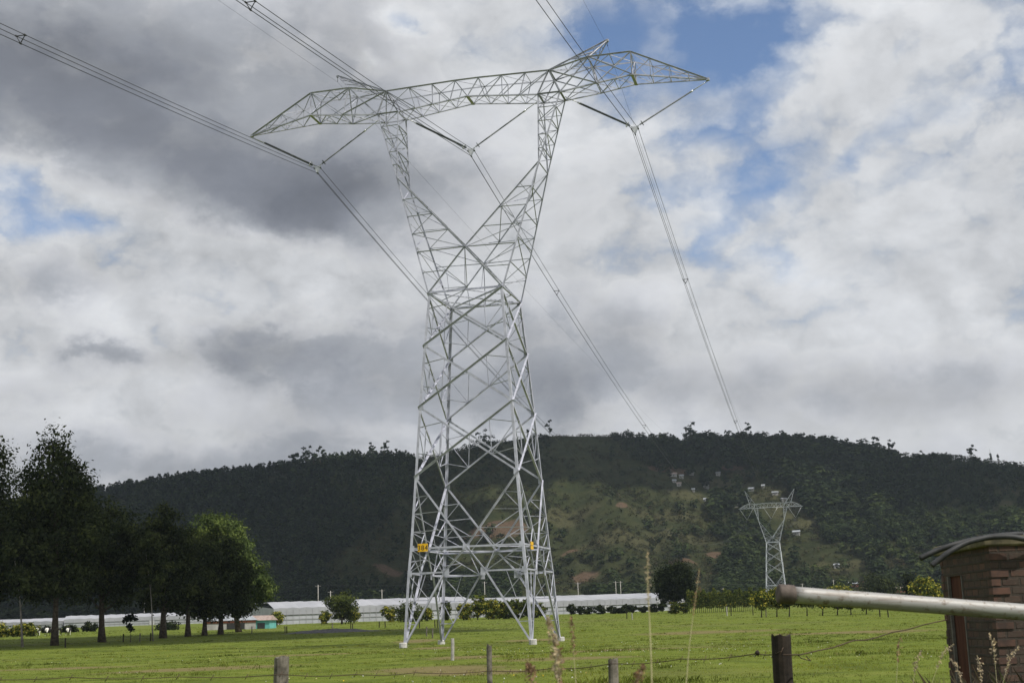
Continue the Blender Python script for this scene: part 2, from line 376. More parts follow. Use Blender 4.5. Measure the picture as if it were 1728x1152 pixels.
def polar_sheet(name, rs, azs, mat, closed=False):
    A, R = np.meshgrid(azs, rs); X, Y = R*np.sin(A), R*np.cos(A); Z = ground_z(X, Y)
    n, m = A.shape; V = np.stack([X, Y, Z], -1).reshape(-1, 3)
    i, j = np.meshgrid(np.arange(n-1), np.arange(m-1), indexing='ij'); q = (i*m+j).ravel()
    Fq = np.stack([q, q+1, q+m+1, q+m], 1)
    me = bpy.data.meshes.new(name); me.from_pydata(V.tolist(), [], Fq[:, ::-1].tolist()); me.update()
    me.polygons.foreach_set('use_smooth', [True]*len(me.polygons))
    return link(name, me, mat)
def field_material():
    m, t = material('pasture ground')
    tc = t.n('ShaderNodeTexCoord').outputs['Object']
    f1, _ = t.noise(tc, 0.035, 5, 0.6); f2, _ = t.noise(tc, 0.35, 6, 0.65); f3, _ = t.noise(tc, 2.6, 6, 0.7)
    c = t.ramp(f2, [(.30, (.058, .076, .011)), (.5, (.108, .140, .018)), (.72, (.155, .175, .034))])
    c = t.mix(t.m('MULTIPLY', t.smooth(f1, .5, .68), .55), c, (.125, .125, .04))
    c = t.mix(t.m('MULTIPLY', t.smooth(f3, .52, .75), .6), c, (.036, .055, .010))
    sx = t.n('ShaderNodeSeparateXYZ', i_0=tc)
    for (px, d, ra, rb) in DRY:
        b = ground_at(px, d); u = t.m('MULTIPLY', t.m('SUBTRACT', sx.outputs[0], b.x), 1/ra); v = t.m('MULTIPLY', t.m('SUBTRACT', sx.outputs[1], b.y), 1/rb)
        q = t.m('ADD', t.m('ADD', t.m('MULTIPLY', u, u), t.m('MULTIPLY', v, v)), t.m('MULTIPLY', t.m('SUBTRACT', f3, .5), 2.0))
        c = t.mix(t.m('MULTIPLY', t.m('SUBTRACT', 1.0, t.smooth(q, .2, 1.2)), .8), c, (.16, .125, .06))
    principled(t, c, 0.95, 0, t.m('ADD', f3, f2), 0.9, 0.12, 0.1); return m
DRY = [(700, 130, 2.2, 9), (735, 100, 1.8, 6), (790, 68, 2.2, 5), (740, 52, 3, 5), (810, 47, 2.5, 3), (905, 120, 3.5, 5), (960, 60, 4, 3), (1200, 130, 8, 8), (1080, 75, 6, 3), (520, 90, 5, 3), (330, 62, 5, 4), (1430, 110, 8, 6), (100, 75, 5, 3)]
def hill_material():
    m, t = material('hillside soil and brush')
    tc = t.n('ShaderNodeTexCoord').outputs['Object']
    f1, _ = t.noise(tc, 0.010, 6, 0.62); f2, _ = t.noise(tc, 0.09, 9, 0.74); f3, _ = t.noise(tc, 0.5, 6, 0.75)
    c = t.ramp(f2, [(.30, (.020, .027, .011)), (.5, (.034, .040, .015)), (.70, (.058, .056, .024))])
    c = t.mix(t.smooth(f1, .56, .66), c, (.050, .055, .024))
    c = t.mix(t.m('MULTIPLY', t.smooth(f3, .55, .7), .6), c, (.016, .022, .011))
    f4, _ = t.noise(tc, 0.028, 8, 0.72, 0.6)
    c = t.mix(t.smooth(f4, .66, .72), c, (.17, .10, .066))
    sx = t.n('ShaderNodeSeparateXYZ', i_0=tc)
    for (px, py, ra, rb) in MEADOW_PX:
        b = on_hill(px, py); u = t.m('MULTIPLY', t.m('SUBTRACT', sx.outputs[0], b.x), 1/ra); v = t.m('MULTIPLY', t.m('SUBTRACT', sx.outputs[1], b.y), 1/rb)
        q = t.m('ADD', t.m('ADD', t.m('MULTIPLY', u, u), t.m('MULTIPLY', v, v)), t.m('MULTIPLY', t.m('SUBTRACT', f2, .5), 4.0))
        c = t.mix(t.m('MULTIPLY', t.m('SUBTRACT', 1.0, t.smooth(q, .2, 1.4)), .85), c, t.ramp(f3, [(.35, (.046, .047, .022)), (.65, (.092, .086, .042))]))
    for (bx, by, ra, rb) in BARE:
        u = t.m('MULTIPLY', t.m('SUBTRACT', sx.outputs[0], bx), 1/ra); v = t.m('MULTIPLY', t.m('SUBTRACT', sx.outputs[1], by), 1/rb)
        q = t.m('ADD', t.m('ADD', t.m('MULTIPLY', u, u), t.m('MULTIPLY', v, v)), t.m('MULTIPLY', t.m('SUBTRACT', f2, .5), 3.0))
        c = t.mix(t.m('SUBTRACT', 1.0, t.smooth(q, .5, 1.15)), c, t.ramp(f3, [(.35, (.075, .052, .034)), (.65, (.130, .088, .058))]))
    principled(t, c, 0.95, 0, t.m('ADD', f3, f2), 1.0, 1.6, 0.05); return m
def on_hill(px, py):
    for d in np.linspace(300, 1090, 1600):
        p = at(px, py, d)
        if p.z <= gz(p.x, p.y): return p
    return at(px, py, 900)
MEADOW_PX = [(1180, 812, 26, 10), (1235, 818, 24, 10), (1292, 834, 20, 12), (1160, 832, 14, 12), (1255, 800, 16, 8), (1330, 862, 16, 14), (1400, 958, 26, 8), (1450, 952, 18, 8), (1700, 850, 22, 14), (1715, 830, 14, 10), (1120, 870, 26, 12), (1040, 905, 30, 14), (1150, 905, 24, 12), (960, 880, 22, 12), (640, 815, 26, 16), (1370, 885, 16, 10), (1520, 945, 22, 10)]
BARE_PX = [(850, 890, 17, 14), (800, 900, 8, 9), (985, 973, 9, 10), (960, 930, 6, 3.5), (655, 962, 9, 10), (1145, 795, 9, 9), (1050, 850, 5, 6), (1205, 935, 6, 6), (1110, 790, 8, 10), (1235, 790, 12, 6), (1150, 945, 10, 4)]
BARE = [(*on_hill(px, py).xy, ra, rb) for (px, py, ra, rb) in BARE_PX]
azf = np.concatenate([np.linspace(-math.pi, -0.62, 40)[:-1], np.linspace(-0.62, 0.62, 260), np.linspace(0.62, math.pi, 40)[1:]])
tag(polar_sheet('field', np.concatenate([np.geomspace(0.5, 30, 24)[:-1], np.geomspace(30, 200, 150)[:-1], np.geomspace(200, 600, 70)]), azf, field_material()), kind='structure')
tag(polar_sheet('hills', np.concatenate([np.linspace(600, 1120, 230), np.geomspace(1125, 1600, 8)]), azf, hill_material()), kind='structure')

# ---------------------------------------------------------------- leaves
def leaf_quads(C, N, size, rng, aspect=1.5):
    """one quad per centre, facing roughly along N"""
    n = len(C); N = N+rng.normal(0, .55, (n, 3)); N /= np.linalg.norm(N, axis=1)[:, None]+1e-9
    t = rng.normal(0, 1, (n, 3)); u = np.cross(N, t); u /= np.linalg.norm(u, axis=1)[:, None]+1e-9; v = np.cross(N, u)
    s = (size*rng.uniform(.6, 1.35, n))[:, None]
    u = u*s*0.5*aspect; v = v*s*0.5
    return np.stack([C-u, C-v*.9, C+u, C+v*.9], 1)
def lobe_points(lobes, n, rng, shell=0.5):
    """points in a set of ellipsoid lobes, denser outwards; lobes: (cx,cy,cz,rx,ry,rz)"""
    L = np.asarray(lobes, float); vol = (L[:, 3]*L[:, 4]*L[:, 5])**(2/3); k = rng.choice(len(L), n, p=vol/vol.sum())
    d = rng.normal(0, 1, (n, 3)); d /= np.linalg.norm(d, axis=1)[:, None]
    r = shell+(1-shell)*rng.random(n)**0.6
    wob = 1+0.22*np.sin(d[:, 0]*5+k*1.7)*np.sin(d[:, 1]*4+k)+0.16*np.sin(d[:, 2]*9+k*2.3)
    P = L[k, :3]+d*L[k, 3:]*(r*wob)[:, None]
    return P, d, k
def crown_mesh(name, lobes, n, size, rng, shell=0.45, tint=(.3, .7), clump=True):
    P, D, k = lobe_points(lobes, n, rng, shell)
    if clump:   # gather leaves into sprays so that gaps open between them
        m = max(12, n//42); Q, Dq, kq = lobe_points(lobes, m, rng, shell); j = rng.integers(0, m, n)
        rad = np.asarray(lobes)[kq[j], 3].mean()*0.21
        P = Q[j]+rng.normal(0, rad, (n, 3))*np.array([1, 1, .7]); D = Dq[j]; k = kq[j]
        tt = rng.uniform(*tint, m)[j]
    else: tt = rng.uniform(*tint, n)
    D = D*0.9+np.array([0, 0, .4])
    return mesh_np(name, leaf_quads(P, D, size, rng), 4, tt)
def limb_paths(mb, base, lobes, r0, rng, top_frac=0.85, lean=0.0):
    """tapered trunk up to the highest lobe with limbs to the others"""
    base = Vector(base); L = sorted(lobes, key=lambda q: -q[2]); top = Vector(L[0][:3])
    pts = []; rad = []
    for i in range(8):
        t = i/7; p = base.lerp(top, t); p.x += math.sin(t*5+base.x)*0.02*top.z*t; p.y += math.cos(t*4+base.y)*0.02*top.z*t
        pts.append(p); rad.append(r0*(1-.82*t)*(1.0+.45*math.exp(-t*22)))
    mb.tube(pts, rad, 9)
    for q in L[1:]:
        e = Vector(q[:3]); h = e.z-base.z; t = max(.22, min(.9, (h*0.62)/(top.z-base.z+1e-6)))
        f = t*7; i = min(6, int(f)); s = pts[i].lerp(pts[i+1], f-i); rs = rad[i]*0.5
        mid = s.lerp(e, .5); mid.z -= 0.06*(e-s).length
        mb.tube([s, s.lerp(mid, .5)+Vector((0, 0, .02*h)), mid, e], [rs, rs*.8, rs*.55, rs*.2], 6)
def tree(name, label, px, d, lobes_px, r_trunk, n, leaf, mat, bark=M_BARK, group=None, cat='tree', tint=(.12, .88), shell=.42, seed=0, base_px=None, depth=1.0, py_base=None):
    """a tree at forward distance d; lobes read off the photograph as (px, py, half width, half height)"""
    rng = np.random.default_rng(1000+seed); b = ground_at(base_px if base_px is not None else px, d)
    root = empty(name, b); tag(root, label, cat, group)
    L = []
    for i, (lx, ly, rx, ry) in enumerate(lobes_px):
        c = at(lx, ly, d)-b; k = d/F
        L.append((c.x, rng.uniform(-.45, .45)*rx*k*depth if len(lobes_px) > 1 else 0, c.z, rx*k, rx*k*depth*rng.uniform(.8, 1.1), ry*k))
    link('crown', crown_mesh('crown', L, n, leaf, rng, shell, tint), mat, root)
    mb = MB(); limb_paths(mb, (0, 0, -.15), L, r_trunk, rng); mb.build('trunk', bark, root)
    return root

# ---------------------------------------------------------------- lattice towers
NEAR = dict(foot=(5.0, 4.85, 0), ring0=(4.66, 4.60, 5.49), ring1=(4.48, 4.46, 7.35), n3=(4.12, 4.09, 12.84), n2=(3.77, 3.78, 18.32), n1=(3.40, 3.44, 23.26), waist=(3.06, 3.06, 27.55),
            v=(0, 2.85, 31.17), knee=(6.03, 1.67, 37.98), bbo=(7.87, 1.07, 43.97), bbi=(6.05, 1.08, 43.98), bt=(7.05, 1.15, 45.9), bm=(0, .95, 44.66), btm=(0, 1.0, 46.15),
            c2t=(10.39, 1.12, 46.64), c2b=(10.94, 1.18, 44.30), c3t=(13.85, 1.12, 46.62), c3b=(13.90, 1.12, 44.67), tip=(19.84, .06, 43.88), peak=(11.85, .08, 48.34))
FAR = dict(NEAR); FAR.update(v=(0, 2.9, 29.8), peak=(11.6, .1, 52.2), tip=(15.0, .08, 43.9), c3t=(12.4, .9, 45.4), c3b=(12.4, .9, 43.9), c2t=(9.8, 1.1, 46.3), c2b=(10.0, 1.15, 44.0), bm=(0, 1, 44.1), btm=(0, 1, 46.2))
def tower(name, label, P, loc, yaw, mat, group, detail=True, k=1.0):
    root = empty(name, loc, yaw); tag(root, label, 'electricity pylon', group)
    def c(n, sx, sy): x, y, z = P[n]; return Vector((sx*x, sy*y, z))
    nx, ny, nz = Vector((1, 0, 0)), Vector((0, 1, 0)), Vector((0, 0, 1))
    levels = ['foot', 'ring0', 'ring1', 'n3', 'n2', 'n1', 'waist']
    def part(pname, fn):
        mb = MB(); fn(mb); return mb.build(pname, mat, root)
    # four corner legs, each an angle with its heel outwards
    for sx in (-1, 1):
        for sy in (-1, 1):
            mb = MB(); s = .20*k
            for a, b in zip(levels, levels[1:]):
                p, q = c(a, sx, sy), c(b, sx, sy)
                mb.slab(p, q, Vector((-sx*s, 0, 0)), Vector((0, -sy*.02, 0))); mb.slab(p+Vector((0, -sy*.02, 0)), q+Vector((0, -sy*.02, 0)), Vector((0, -sy*s, 0)), Vector((-sx*.02, 0, 0)))
            if detail and sx < 0 and sy > 0:      # step bolts up the rear left leg
                for i in range(52):
                    p = c('foot', sx, sy).lerp(c('waist', sx, sy), .12+.86*i/52); mb.slab(p, p+Vector((-.16 if i % 2 else 0, 0 if i % 2 else .16, 0)), Vector((0, 0, .02)), Vector((.014, .014, 0)))
            if detail:
                for lv in levels[1:]:   # gusset plates
                    p = c(lv, sx, sy); mb.slab(p+Vector((-sx*.02, sy*.012, -.22)), p+Vector((-sx*.02, sy*.012, .22)), Vector((-sx*.34, 0, 0)), Vector((0, sy*.012, 0)))
            mb.build('leg', mat, root)
            if detail:
                fb = MB(); p = c('foot', sx, sy)
                h = .40; r = .30
                vs = []
                for zz, rr in ((-.75, r+.02), (h-.05, r), (h, r-.045)):
                    for i in range(14): t = 2*math.pi*i/14; vs.append(p+Vector((rr*math.cos(t), rr*math.sin(t), zz)))
                fs = [(j*14+i, j*14+(i+1) % 14, (j+1)*14+(i+1) % 14, (j+1)*14+i) for j in range(2) for i in range(14)]+[tuple(28+i for i in range(14))]
                fb.add(vs, fs); fb.build('footing', M_CONC, root)
    faces = []      # (left corner fn, right corner fn, outward normal)
    for s in (-1, 1):
        faces.append((lambda n, s=s: c(n, -1*(-s), s) if s > 0 else c(n, -1, s), lambda n, s=s: c(n, -1, s) if s > 0 else c(n, 1, s), ny*s))
        faces.append((lambda n, s=s: c(n, s, -s), lambda n, s=s: c(n, s, s), nx*s))
    D, R = .15*k, .056*k
    def panel(mb, A, B, C_, E, n):
        """cross braced panel: A upper left, B upper right, C_ lower left, E lower right"""
        mb.angle(B, C_, n, D, .02); mb.angle(A+n*-.03, E+n*-.03, n, D, .02, low=True)
        if not detail: return
        X = (A+E)*.5 if True else None
        # true crossing of the two diagonals
        wt, wb = (B-A).length, (E-C_).length; t = wt/(wt+wb); X = A.lerp(E, t)
        for U, Lw in ((A, C_), (B, E)):
            m1, m2 = U.lerp(X, .5), Lw.lerp(X, .5); p1, p2 = U.lerp(Lw, .30), U.lerp(Lw, .66)
            o = n*-.05
            mb.angle(p1+o, m1+o, n, R); mb.angle(m1+o, m2+o, n, R); mb.angle(p2+o, m2+o, n, R); mb.angle(p1+o, m2+o, n, R*.85, low=True)
    def body(mb):
        for (fl, fr, n) in faces:
            for up, lo in (('waist', 'n1'), ('n1', 'n2'), ('n2', 'n3')): panel(mb, fl(up), fr(up), fl(lo), fr(lo), n)
    part('body_bracing', body)
    def skirt(mb):
        for (fl, fr, n) in faces:
            A, B, C_, E = fl('n3'), fr('n3'), fl('ring1'), fr('ring1'); M = (C_+E)*.5
            o = n*-.045
            mb.angle(A, M, n, D, .02, low=True); mb.angle(B+o*.6, M+o*.6, n, D*.85, .02)
            mb.angle(C_+n*.02, E+n*.02, n, D*.95, .02, low=True)                     # ring at sign height
            if detail:
                for U, Lw in ((A, C_), (B, E)):
                    qs = [U.lerp(M, t) for t in (.27, .5, .75)]; ps = [U.lerp(Lw, t) for t in (.29, .52, .77)]
                    for q, p in zip(qs, ps): mb.angle(p+o, q+o, n, R)
                    mb.angle(ps[1]+o, qs[0]+o, n, R, low=True); mb.angle(ps[1]+o, qs[2].lerp(ps[2], .35)+o, n, R, low=True); mb.angle(ps[2]+o, Lw.lerp(M, .52)+o, n, R*1.1, low=True); mb.angle(qs[2]+o, Lw.lerp(M, .5)+o, n, R)
            F0, F1 = fl('ring0'), fr('ring0'); G0, G1 = F0.lerp(F1, .315), F0.lerp(F1, .66)
            mb.angle(M, G0, n, D*.8, .02); mb.angle(M+o*.5, G1+o*.5, n, D*.8, .02)
            mb.angle(F0, G0, n, D*.85, .02, low=True); mb.angle(F1, G1, n, D*.85, .02, low=True)
            mb.angle(G0, fl('foot'), n, D, .02, low=True); mb.angle(G1, fr('foot'), n, D, .02, low=True)
            if detail:
                for G, Fc, C0, ft in ((G0, F0, C_, fl('foot')), (G1, F1, E, fr('foot'))):
                    q = C0.lerp(M, .48)
                    mb.angle(C0+o, G+o, n, R*1.1); mb.angle(q+o, G+o, n, R, low=True)
                    mb.angle(C0.lerp(Fc, .55)+o, C0.lerp(G, .45)+o, n, R, low=True); mb.angle(Fc+o, C0.lerp(G, .5)+o, n, R)
                    a1, a2 = Fc.lerp(ft, .37), Fc.lerp(ft, .69); b1, b2 = G.lerp(ft, .37), G.lerp(ft, .69)
                    mb.angle(a1+o, b1+o, n, R, low=True); mb.angle(a2+o, b2+o, n, R, low=True); mb.angle(Fc+o, b1+o, n, R); mb.angle(a1+o, b2+o, n, R); mb.angle(a1.lerp(b1, .5)+o, G.lerp(Fc, .5)+o, n, R*.8)
                    # gusset plate
                    mb.slab(G-Vector((0, 0, .32))+n*.03, G+Vector((0, 0, .26))+n*.03, (fr('ring0')-fl('ring0')).normalized()*.38*(1 if G is G0 else -1), n*.014)
                mb.slab(M-Vector((0, 0, .25))+n*.035-(E-C_).normalized()*.26, M+Vector((0, 0, .2))+n*.035-(E-C_).normalized()*.26, (E-C_).normalized()*.52, n*.014)
        for lv in ('ring1', 'ring0'):       # plan bracing inside the rings
            ms = [(fl(lv)+fr(lv))*.5 for (fl, fr, n) in faces]
            order = [0, 1, 2, 3]
            cyc = sorted(ms, key=lambda v: math.atan2(v.y, v.x))
            if lv == 'ring1':
                for a, b in zip(cyc, cyc[1:]+cyc[:1]): mb.angle(a, b, nz, R*1.25)
        if detail:
            qs = [fl('ring0').lerp(fr('ring0'), t) for (fl, fr, n) in faces for t in (.315, .66)]
            cyc = sorted(qs, key=lambda v: math.atan2(v.y, v.x))
            for a, b in zip(cyc, cyc[1:]+cyc[:1]):
                if abs(a.x-b.x) > .3 and abs(a.y-b.y) > .3: mb.angle(a, b, nz, R*1.1)
    part('leg_bracing', skirt)
    def waist(mb):
        w4 = [c('waist', -1, -1), c('waist', 1, -1), c('waist', 1, 1), c('waist', -1, 1)]
        for a, b in zip(w4, w4[1:]+w4[:1]): mb.angle(a, b, (a+b).normalized()*1.0, .15*k, .02)
        mb.angle(w4[0], w4[2], nz, .10*k); mb.angle(w4[1], w4[3], nz, .10*k)
        ms = [(a+b)*.5 for a, b in zip(w4, w4[1:]+w4[:1])]
        if detail:
            for a, b in zip(ms, ms[1:]+ms[:1]): mb.angle(a, b, nz, R)
    part('waist_ring', waist)
    # the two fork arms that carry the bridge
    def lace(mb, a0, a1, b0, b1, n, m, size, horiz=True, cross=False, start=0):
        A = [a0.lerp(a1, i/m) for i in range(m+1)]; B = [b0.lerp(b1, i/m) for i in range(m+1)]
        for i in range(m+1):
            if horiz and 0 < i: mb.angle(A[i], B[i], n, size)
            if i < m:
                if (i+start) % 2 == 0 or cross: mb.angle(A[i], B[i+1], n, size, low=True)
                if (i+start) % 2 == 1 or cross: mb.angle(B[i], A[i+1], n, size)
    def fork(sx):
        def fn(mb):
            o = .115*k
            for sy in (-1, 1):
                n = ny*sy; W, Wo, V = c('waist', sx, sy), c('waist', -sx, sy), Vector((0, sy*P['v'][1], P['v'][2])); K, Bo, Bi, T = c('knee', sx, sy), c('bbo', sx, sy), c('bbi', sx, sy), c('bt', sx, sy)
                mb.angle(W, K, n, o, .02, low=True); mb.angle(K, Bo, n, o*.9, .02, low=True); mb.angle(Wo, V, n, o, .02); mb.angle(V, K, n, o, .02); mb.angle(K, Bi, n, o*.9, .02, low=True)
                mb.angle(Bo, T, n, .11*k); mb.angle(Bi, T, n, .11*k); mb.angle(Bo, Bi, n, .11*k)
                lace(mb, K, Bo, K, Bi, n, 5, R, cross=False, start=0 if sy < 0 else 1)
                # between the outer chord and the inner chord of the V
                zs = (.22, .42, .62, .82)
                hgt = lambda z: (W.lerp(K, (z-W.z)/(K.z-W.z)), V.lerp(K, (z-V.z)/(K.z-V.z)))
                zz = [V.z+(K.z-V.z)*t for t in (0.0, .24, .47, .7)]
                prs = [hgt(z) for z in zz]
                for i, (a, b) in enumerate(prs):
                    mb.angle(a, b, n, R*(1.3 if i == 0 else 1))
                    if i < 3 and detail: mb.angle(prs[i][0] if i % 2 else prs[i][1], prs[i+1][1] if i % 2 else prs[i+1][0], n, R, low=True)
                # triangle under the crossing
                m1 = W.lerp(K, (V.z-W.z)/(K.z-W.z)*.5); q = W.lerp(V, .5)
                if detail: mb.angle(m1, q, n, R); mb.angle(q, prs[0][0], n, R, low=True); mb.angle(V, W.lerp(Wo, .5), n, R); mb.angle(q, W.lerp(Wo, .28), n, R*.8)
            for (a, b, m, nn) in ((('waist', 1), ('knee', 1), 5, nx*sx), (('knee', 1), ('bbo', 1), 5, nx*sx), (('knee', 1), ('bbi', 1), 5, -nx*sx)):
                lace(mb, c(a[0], sx, -1), c(b[0], sx, -1), c(a[0], sx, 1), c(b[0], sx, 1), nn, m if detail else 4, R)
            V0, V1 = Vector((0, -P['v'][1], P['v'][2])), Vector((0, P['v'][1], P['v'][2]))
            lace(mb, V0, c('knee', sx, -1), V1, c('knee', sx, 1), -nx*sx, 4, R)
            if detail: lace(mb, c('waist', -sx, -1), V0, c('waist', -sx, 1), V1, nz, 2, R)
            mb.angle(c('bbo', sx, -1), c('bbo', sx, 1), nx*sx, .13*k); mb.angle(c('bbi', sx, -1), c('bbi', sx, 1), nx*sx, .13*k); mb.angle(c('bt', sx, -1), c('bt', sx, 1), nx*sx, .13*k)
            mb.angle(c('bbo', sx, -1), c('bbi', sx, 1), nz, R); mb.angle(c('bbo', sx, 1), c('bbi', sx, -1), nz, R); mb.angle(c('bbo', sx, -1), c('bt', sx, 1), nx, R); mb.angle(c('bbo', sx, 1), c('bt', sx, -1), nx, R)
        return fn
    part('fork_arm', fork(-1)); part('fork_arm', fork(1))
    def bridge(mb):
        N = 7
        def bot(t, sy):   # t from -1 to 1, slightly cranked upwards at the middle
            e, m = c('bbi', 1 if t > 0 else -1, sy), Vector((0, sy*P['bm'][1], P['bm'][2])); return m.lerp(e, abs(t))
        def top(t, sy):
            e, m = c('bt', 1 if t > 0 else -1, sy), Vector((0, sy*P['btm'][1], P['btm'][2])); return m.lerp(e, abs(t))
        tb = [-1+2*i/(N+1) for i in range(N+2)]; tt = [-1+2*i/N for i in range(N+1)]
        for sy in (-1, 1):
            n = ny*sy
            for i in range(len(tb)-1): mb.angle(bot(tb[i], sy), bot(tb[i+1], sy), n, .105*k, .018, low=True)
            for i in range(N): mb.angle(top(tt[i], sy), top(tt[i+1], sy), n, .105*k, .018)
            for i in range(N+1):
                mb.angle(top(tt[i], sy), bot(tb[i], sy), n, .07*k, low=True); mb.angle(top(tt[i], sy), bot(tb[i+1], sy), n, .07*k)
        for i in range(N+2):
            mb.angle(bot(tb[i], -1), bot(tb[i], 1), nz, R)
            if i <= N: mb.angle(bot(tb[i], -1 if i % 2 else 1), bot(tb[i+1], 1 if i % 2 else -1), nz, R*.9); mb.angle(bot(tb[i], 1 if i % 2 else -1), bot(tb[i+1], -1 if i % 2 else 1), nz, R*.7)
        for i in range(N+1):
            mb.angle(top(tt[i], -1), top(tt[i], 1), nz, R)
            if i < N: mb.angle(top(tt[i], -1 if i % 2 else 1), top(tt[i+1], 1 if i % 2 else -1), nz, R*.9)
        if detail:
            a, b = bot(0, -1), bot(0, 1); mb.slab(a+Vector((-.13, -.1, -.06)), b+Vector((-.13, .1, -.06)), Vector((.26, 0, 0)), Vector((0, 0, .06)))
    part('bridge_beam', bridge)
    def cantilever(sx):
        def fn(mb):
            tp = lambda sy: Vector((sx*P['tip'][0], sy*P['tip'][1], P['tip'][2]))
            for sy in (-1, 1):
                n = ny*sy; T, Bo, t2, b2, t3, b3, tip = c('bt', sx, sy), c('bbo', sx, sy), c('c2t', sx, sy), c('c2b', sx, sy), c('c3t', sx, sy), c('c3b', sx, sy), tp(sy)
                for a, b in ((T, t2), (t2, t3), (t3, tip)): mb.angle(a, b, n, .11*k, .018)
                for a, b in ((Bo, b2), (b2, b3), (b3, tip)): mb.angle(a, b, n, .11*k, .018, low=True)
                mb.angle(T, b2, n, .10*k); mb.angle(Bo, t2, n, .09*k, low=True); mb.angle(t2, b2, n, .075*k); mb.angle(b2, t3, n, .075*k, low=True); mb.angle(t2, b3, n, .08*k); mb.angle(t3, b3, n, .09*k)
                U = [t3.lerp(tip, i/4) for i in range(4)]; Lw = [b3.lerp(tip, i/4) for i in range(4)]
                for i in range(1, 4): mb.angle(U[i], Lw[i], n, R*.9)
                if detail:
                    for i in range(3): mb.angle(Lw[i] if sy < 0 else U[i], U[i+1] if sy < 0 else Lw[i+1], n, R*.9, low=True)
            for nm, m in ((('bt', 'c2t'), 1), (('c2t', 'c3t'), 2), (('bbo', 'c2b'), 1), (('c2b', 'c3b'), 2)):
                lace(mb, c(nm[0], sx, -1), c(nm[1], sx, -1), c(nm[0], sx, 1), c(nm[1], sx, 1), nz, m, R, cross=True)
            if detail:
                for nm in ('c3t', 'c3b'): lace(mb, c(nm, sx, -1), tp(-1), c(nm, sx, 1), tp(1), nz, 4, R*.85)
            for lv in (('c2t', 'c2b'), ('c3t', 'c3b')): mb.angle(c(lv[0], sx, -1), c(lv[1], sx, 1), nx, R); mb.angle(c(lv[0], sx, 1), c(lv[1], sx, -1), nx, R)
            a, b = c('c3b', sx, -1), c('c3b', sx, 1)
            if detail: mb.slab(a+Vector((-.12, -.08, -.07)), b+Vector((-.12, .08, -.07)), Vector((.24, 0, 0)), Vector((0, 0, .06)))
            mb.slab(tp(-1)+Vector((-.14, -.08, -.1)), tp(1)+Vector((-.14, .08, -.1)), Vector((.28, 0, 0)), Vector((0, 0, .2)))
        return fn
    part('cantilever', cantilever(-1)); part('cantilever', cantilever(1))
    def peak(sx):
        def fn(mb):
            pk = lambda sy: Vector((sx*P['peak'][0], sy*P['peak'][1], P['peak'][2]))
            for sy in (-1, 1):
                n = ny*sy; T, t2 = c('bt', sx, sy), c('c2t', sx, sy)
                mb.angle(T, pk(sy), n, .11*k, .018); mb.angle(t2, pk(sy), n, .10*k, .018, low=True)
                for a, b in ((.35, .3), (.62, .62)): mb.angle(T.lerp(pk(sy), a), t2.lerp(pk(sy), b), n, R*.8)
                mb.angle(T.lerp(pk(sy), .35), t2, n, R*.8)
            lace(mb, c('bt', sx, -1), pk(-1), c('bt', sx, 1), pk(1), nz, 4 if detail else 2, R*.8); lace(mb, c('c2t', sx, -1), pk(-1), c('c2t', sx, 1), pk(1), nx*sx, 3 if detail else 2, R*.8)
            mb.slab(pk(-1)+Vector((-.1, -.06, -.1)), pk(1)+Vector((-.1, .06, -.1)), Vector((.2, 0, 0)), Vector((0, 0, .18)))
        return fn
    part('ground_wire_peak', peak(-1)); part('ground_wire_peak', peak(1))
    return root
TX, TY, YAW = -2.8528, 108.957, -0.2429
T_NEAR = tower('transmission_tower', 'huge silver lattice pylon standing on concrete footings in the green pasture', NEAR, (TX, TY, 0), YAW, M_STEEL, 'lattice pylons of the power line')
LDIR = Vector((math.sin(-YAW), math.cos(-YAW), 0))
SPAN = 590.0
FX, FY = TX+LDIR.x*SPAN, TY+LDIR.y*SPAN
fr_ = ray(1306, 940); FX = fr_.x*FY          # its bearing as seen in the photograph
FZ = gz(FX, FY)-.1
T_FAR = tower('transmission_tower', 'small distant lattice pylon with two tall pointed horns in front of the wooded hill', FAR, (FX, FY, FZ), YAW+.02, M_STEEL_FAR, 'lattice pylons of the power line', detail=True, k=1.2); T_FAR.scale = (1.035,)*3
def tw(x, y, z):   # tower-local to world
    c, s = math.cos(YAW), math.sin(YAW); return Vector((TX+x*c-y*s, TY+x*s+y*c, z))
def digits(text, size, mat, parent, loc, rot):
    cu = bpy.data.curves.new('digits', 'FONT'); cu.body = text; cu.size = size; cu.align_x = 'CENTER'; cu.align_y = 'CENTER'; cu.extrude = .004; cu.space_character = 1.1; cu.offset = .0
    o = bpy.data.objects.new('tmp', cu); COL.objects.link(o); dg = bpy.context.evaluated_depsgraph_get(); me = bpy.data.meshes.new_from_object(o.evaluated_get(dg)); bpy.data.objects.remove(o)
    q = link('digits', me, mat, parent); q.location = loc; q.rotation_euler = rot; return q
mb = MB(); mb.box((-3.42, -4.56, 7.40), (.80, .03, .60)); pl = mb.build('number_plate', M_YELLOW, T_NEAR); pl['label'] = 'yellow plate reading 384 on the front ring'
digits('384', .52, M_BLACK, pl, (-3.42, -4.582, 7.37), (math.pi/2, 0, 0))
mb = MB(); mb.box((4.55, -2.2, 7.48), (.03, .85, .27)); mb.box((4.55, -2.2, 7.16), (.03, .85, .27)); pl2 = mb.build('warning_plate', M_YELLOW, T_NEAR); pl2['label'] = 'yellow two-row plate on the right side ring'

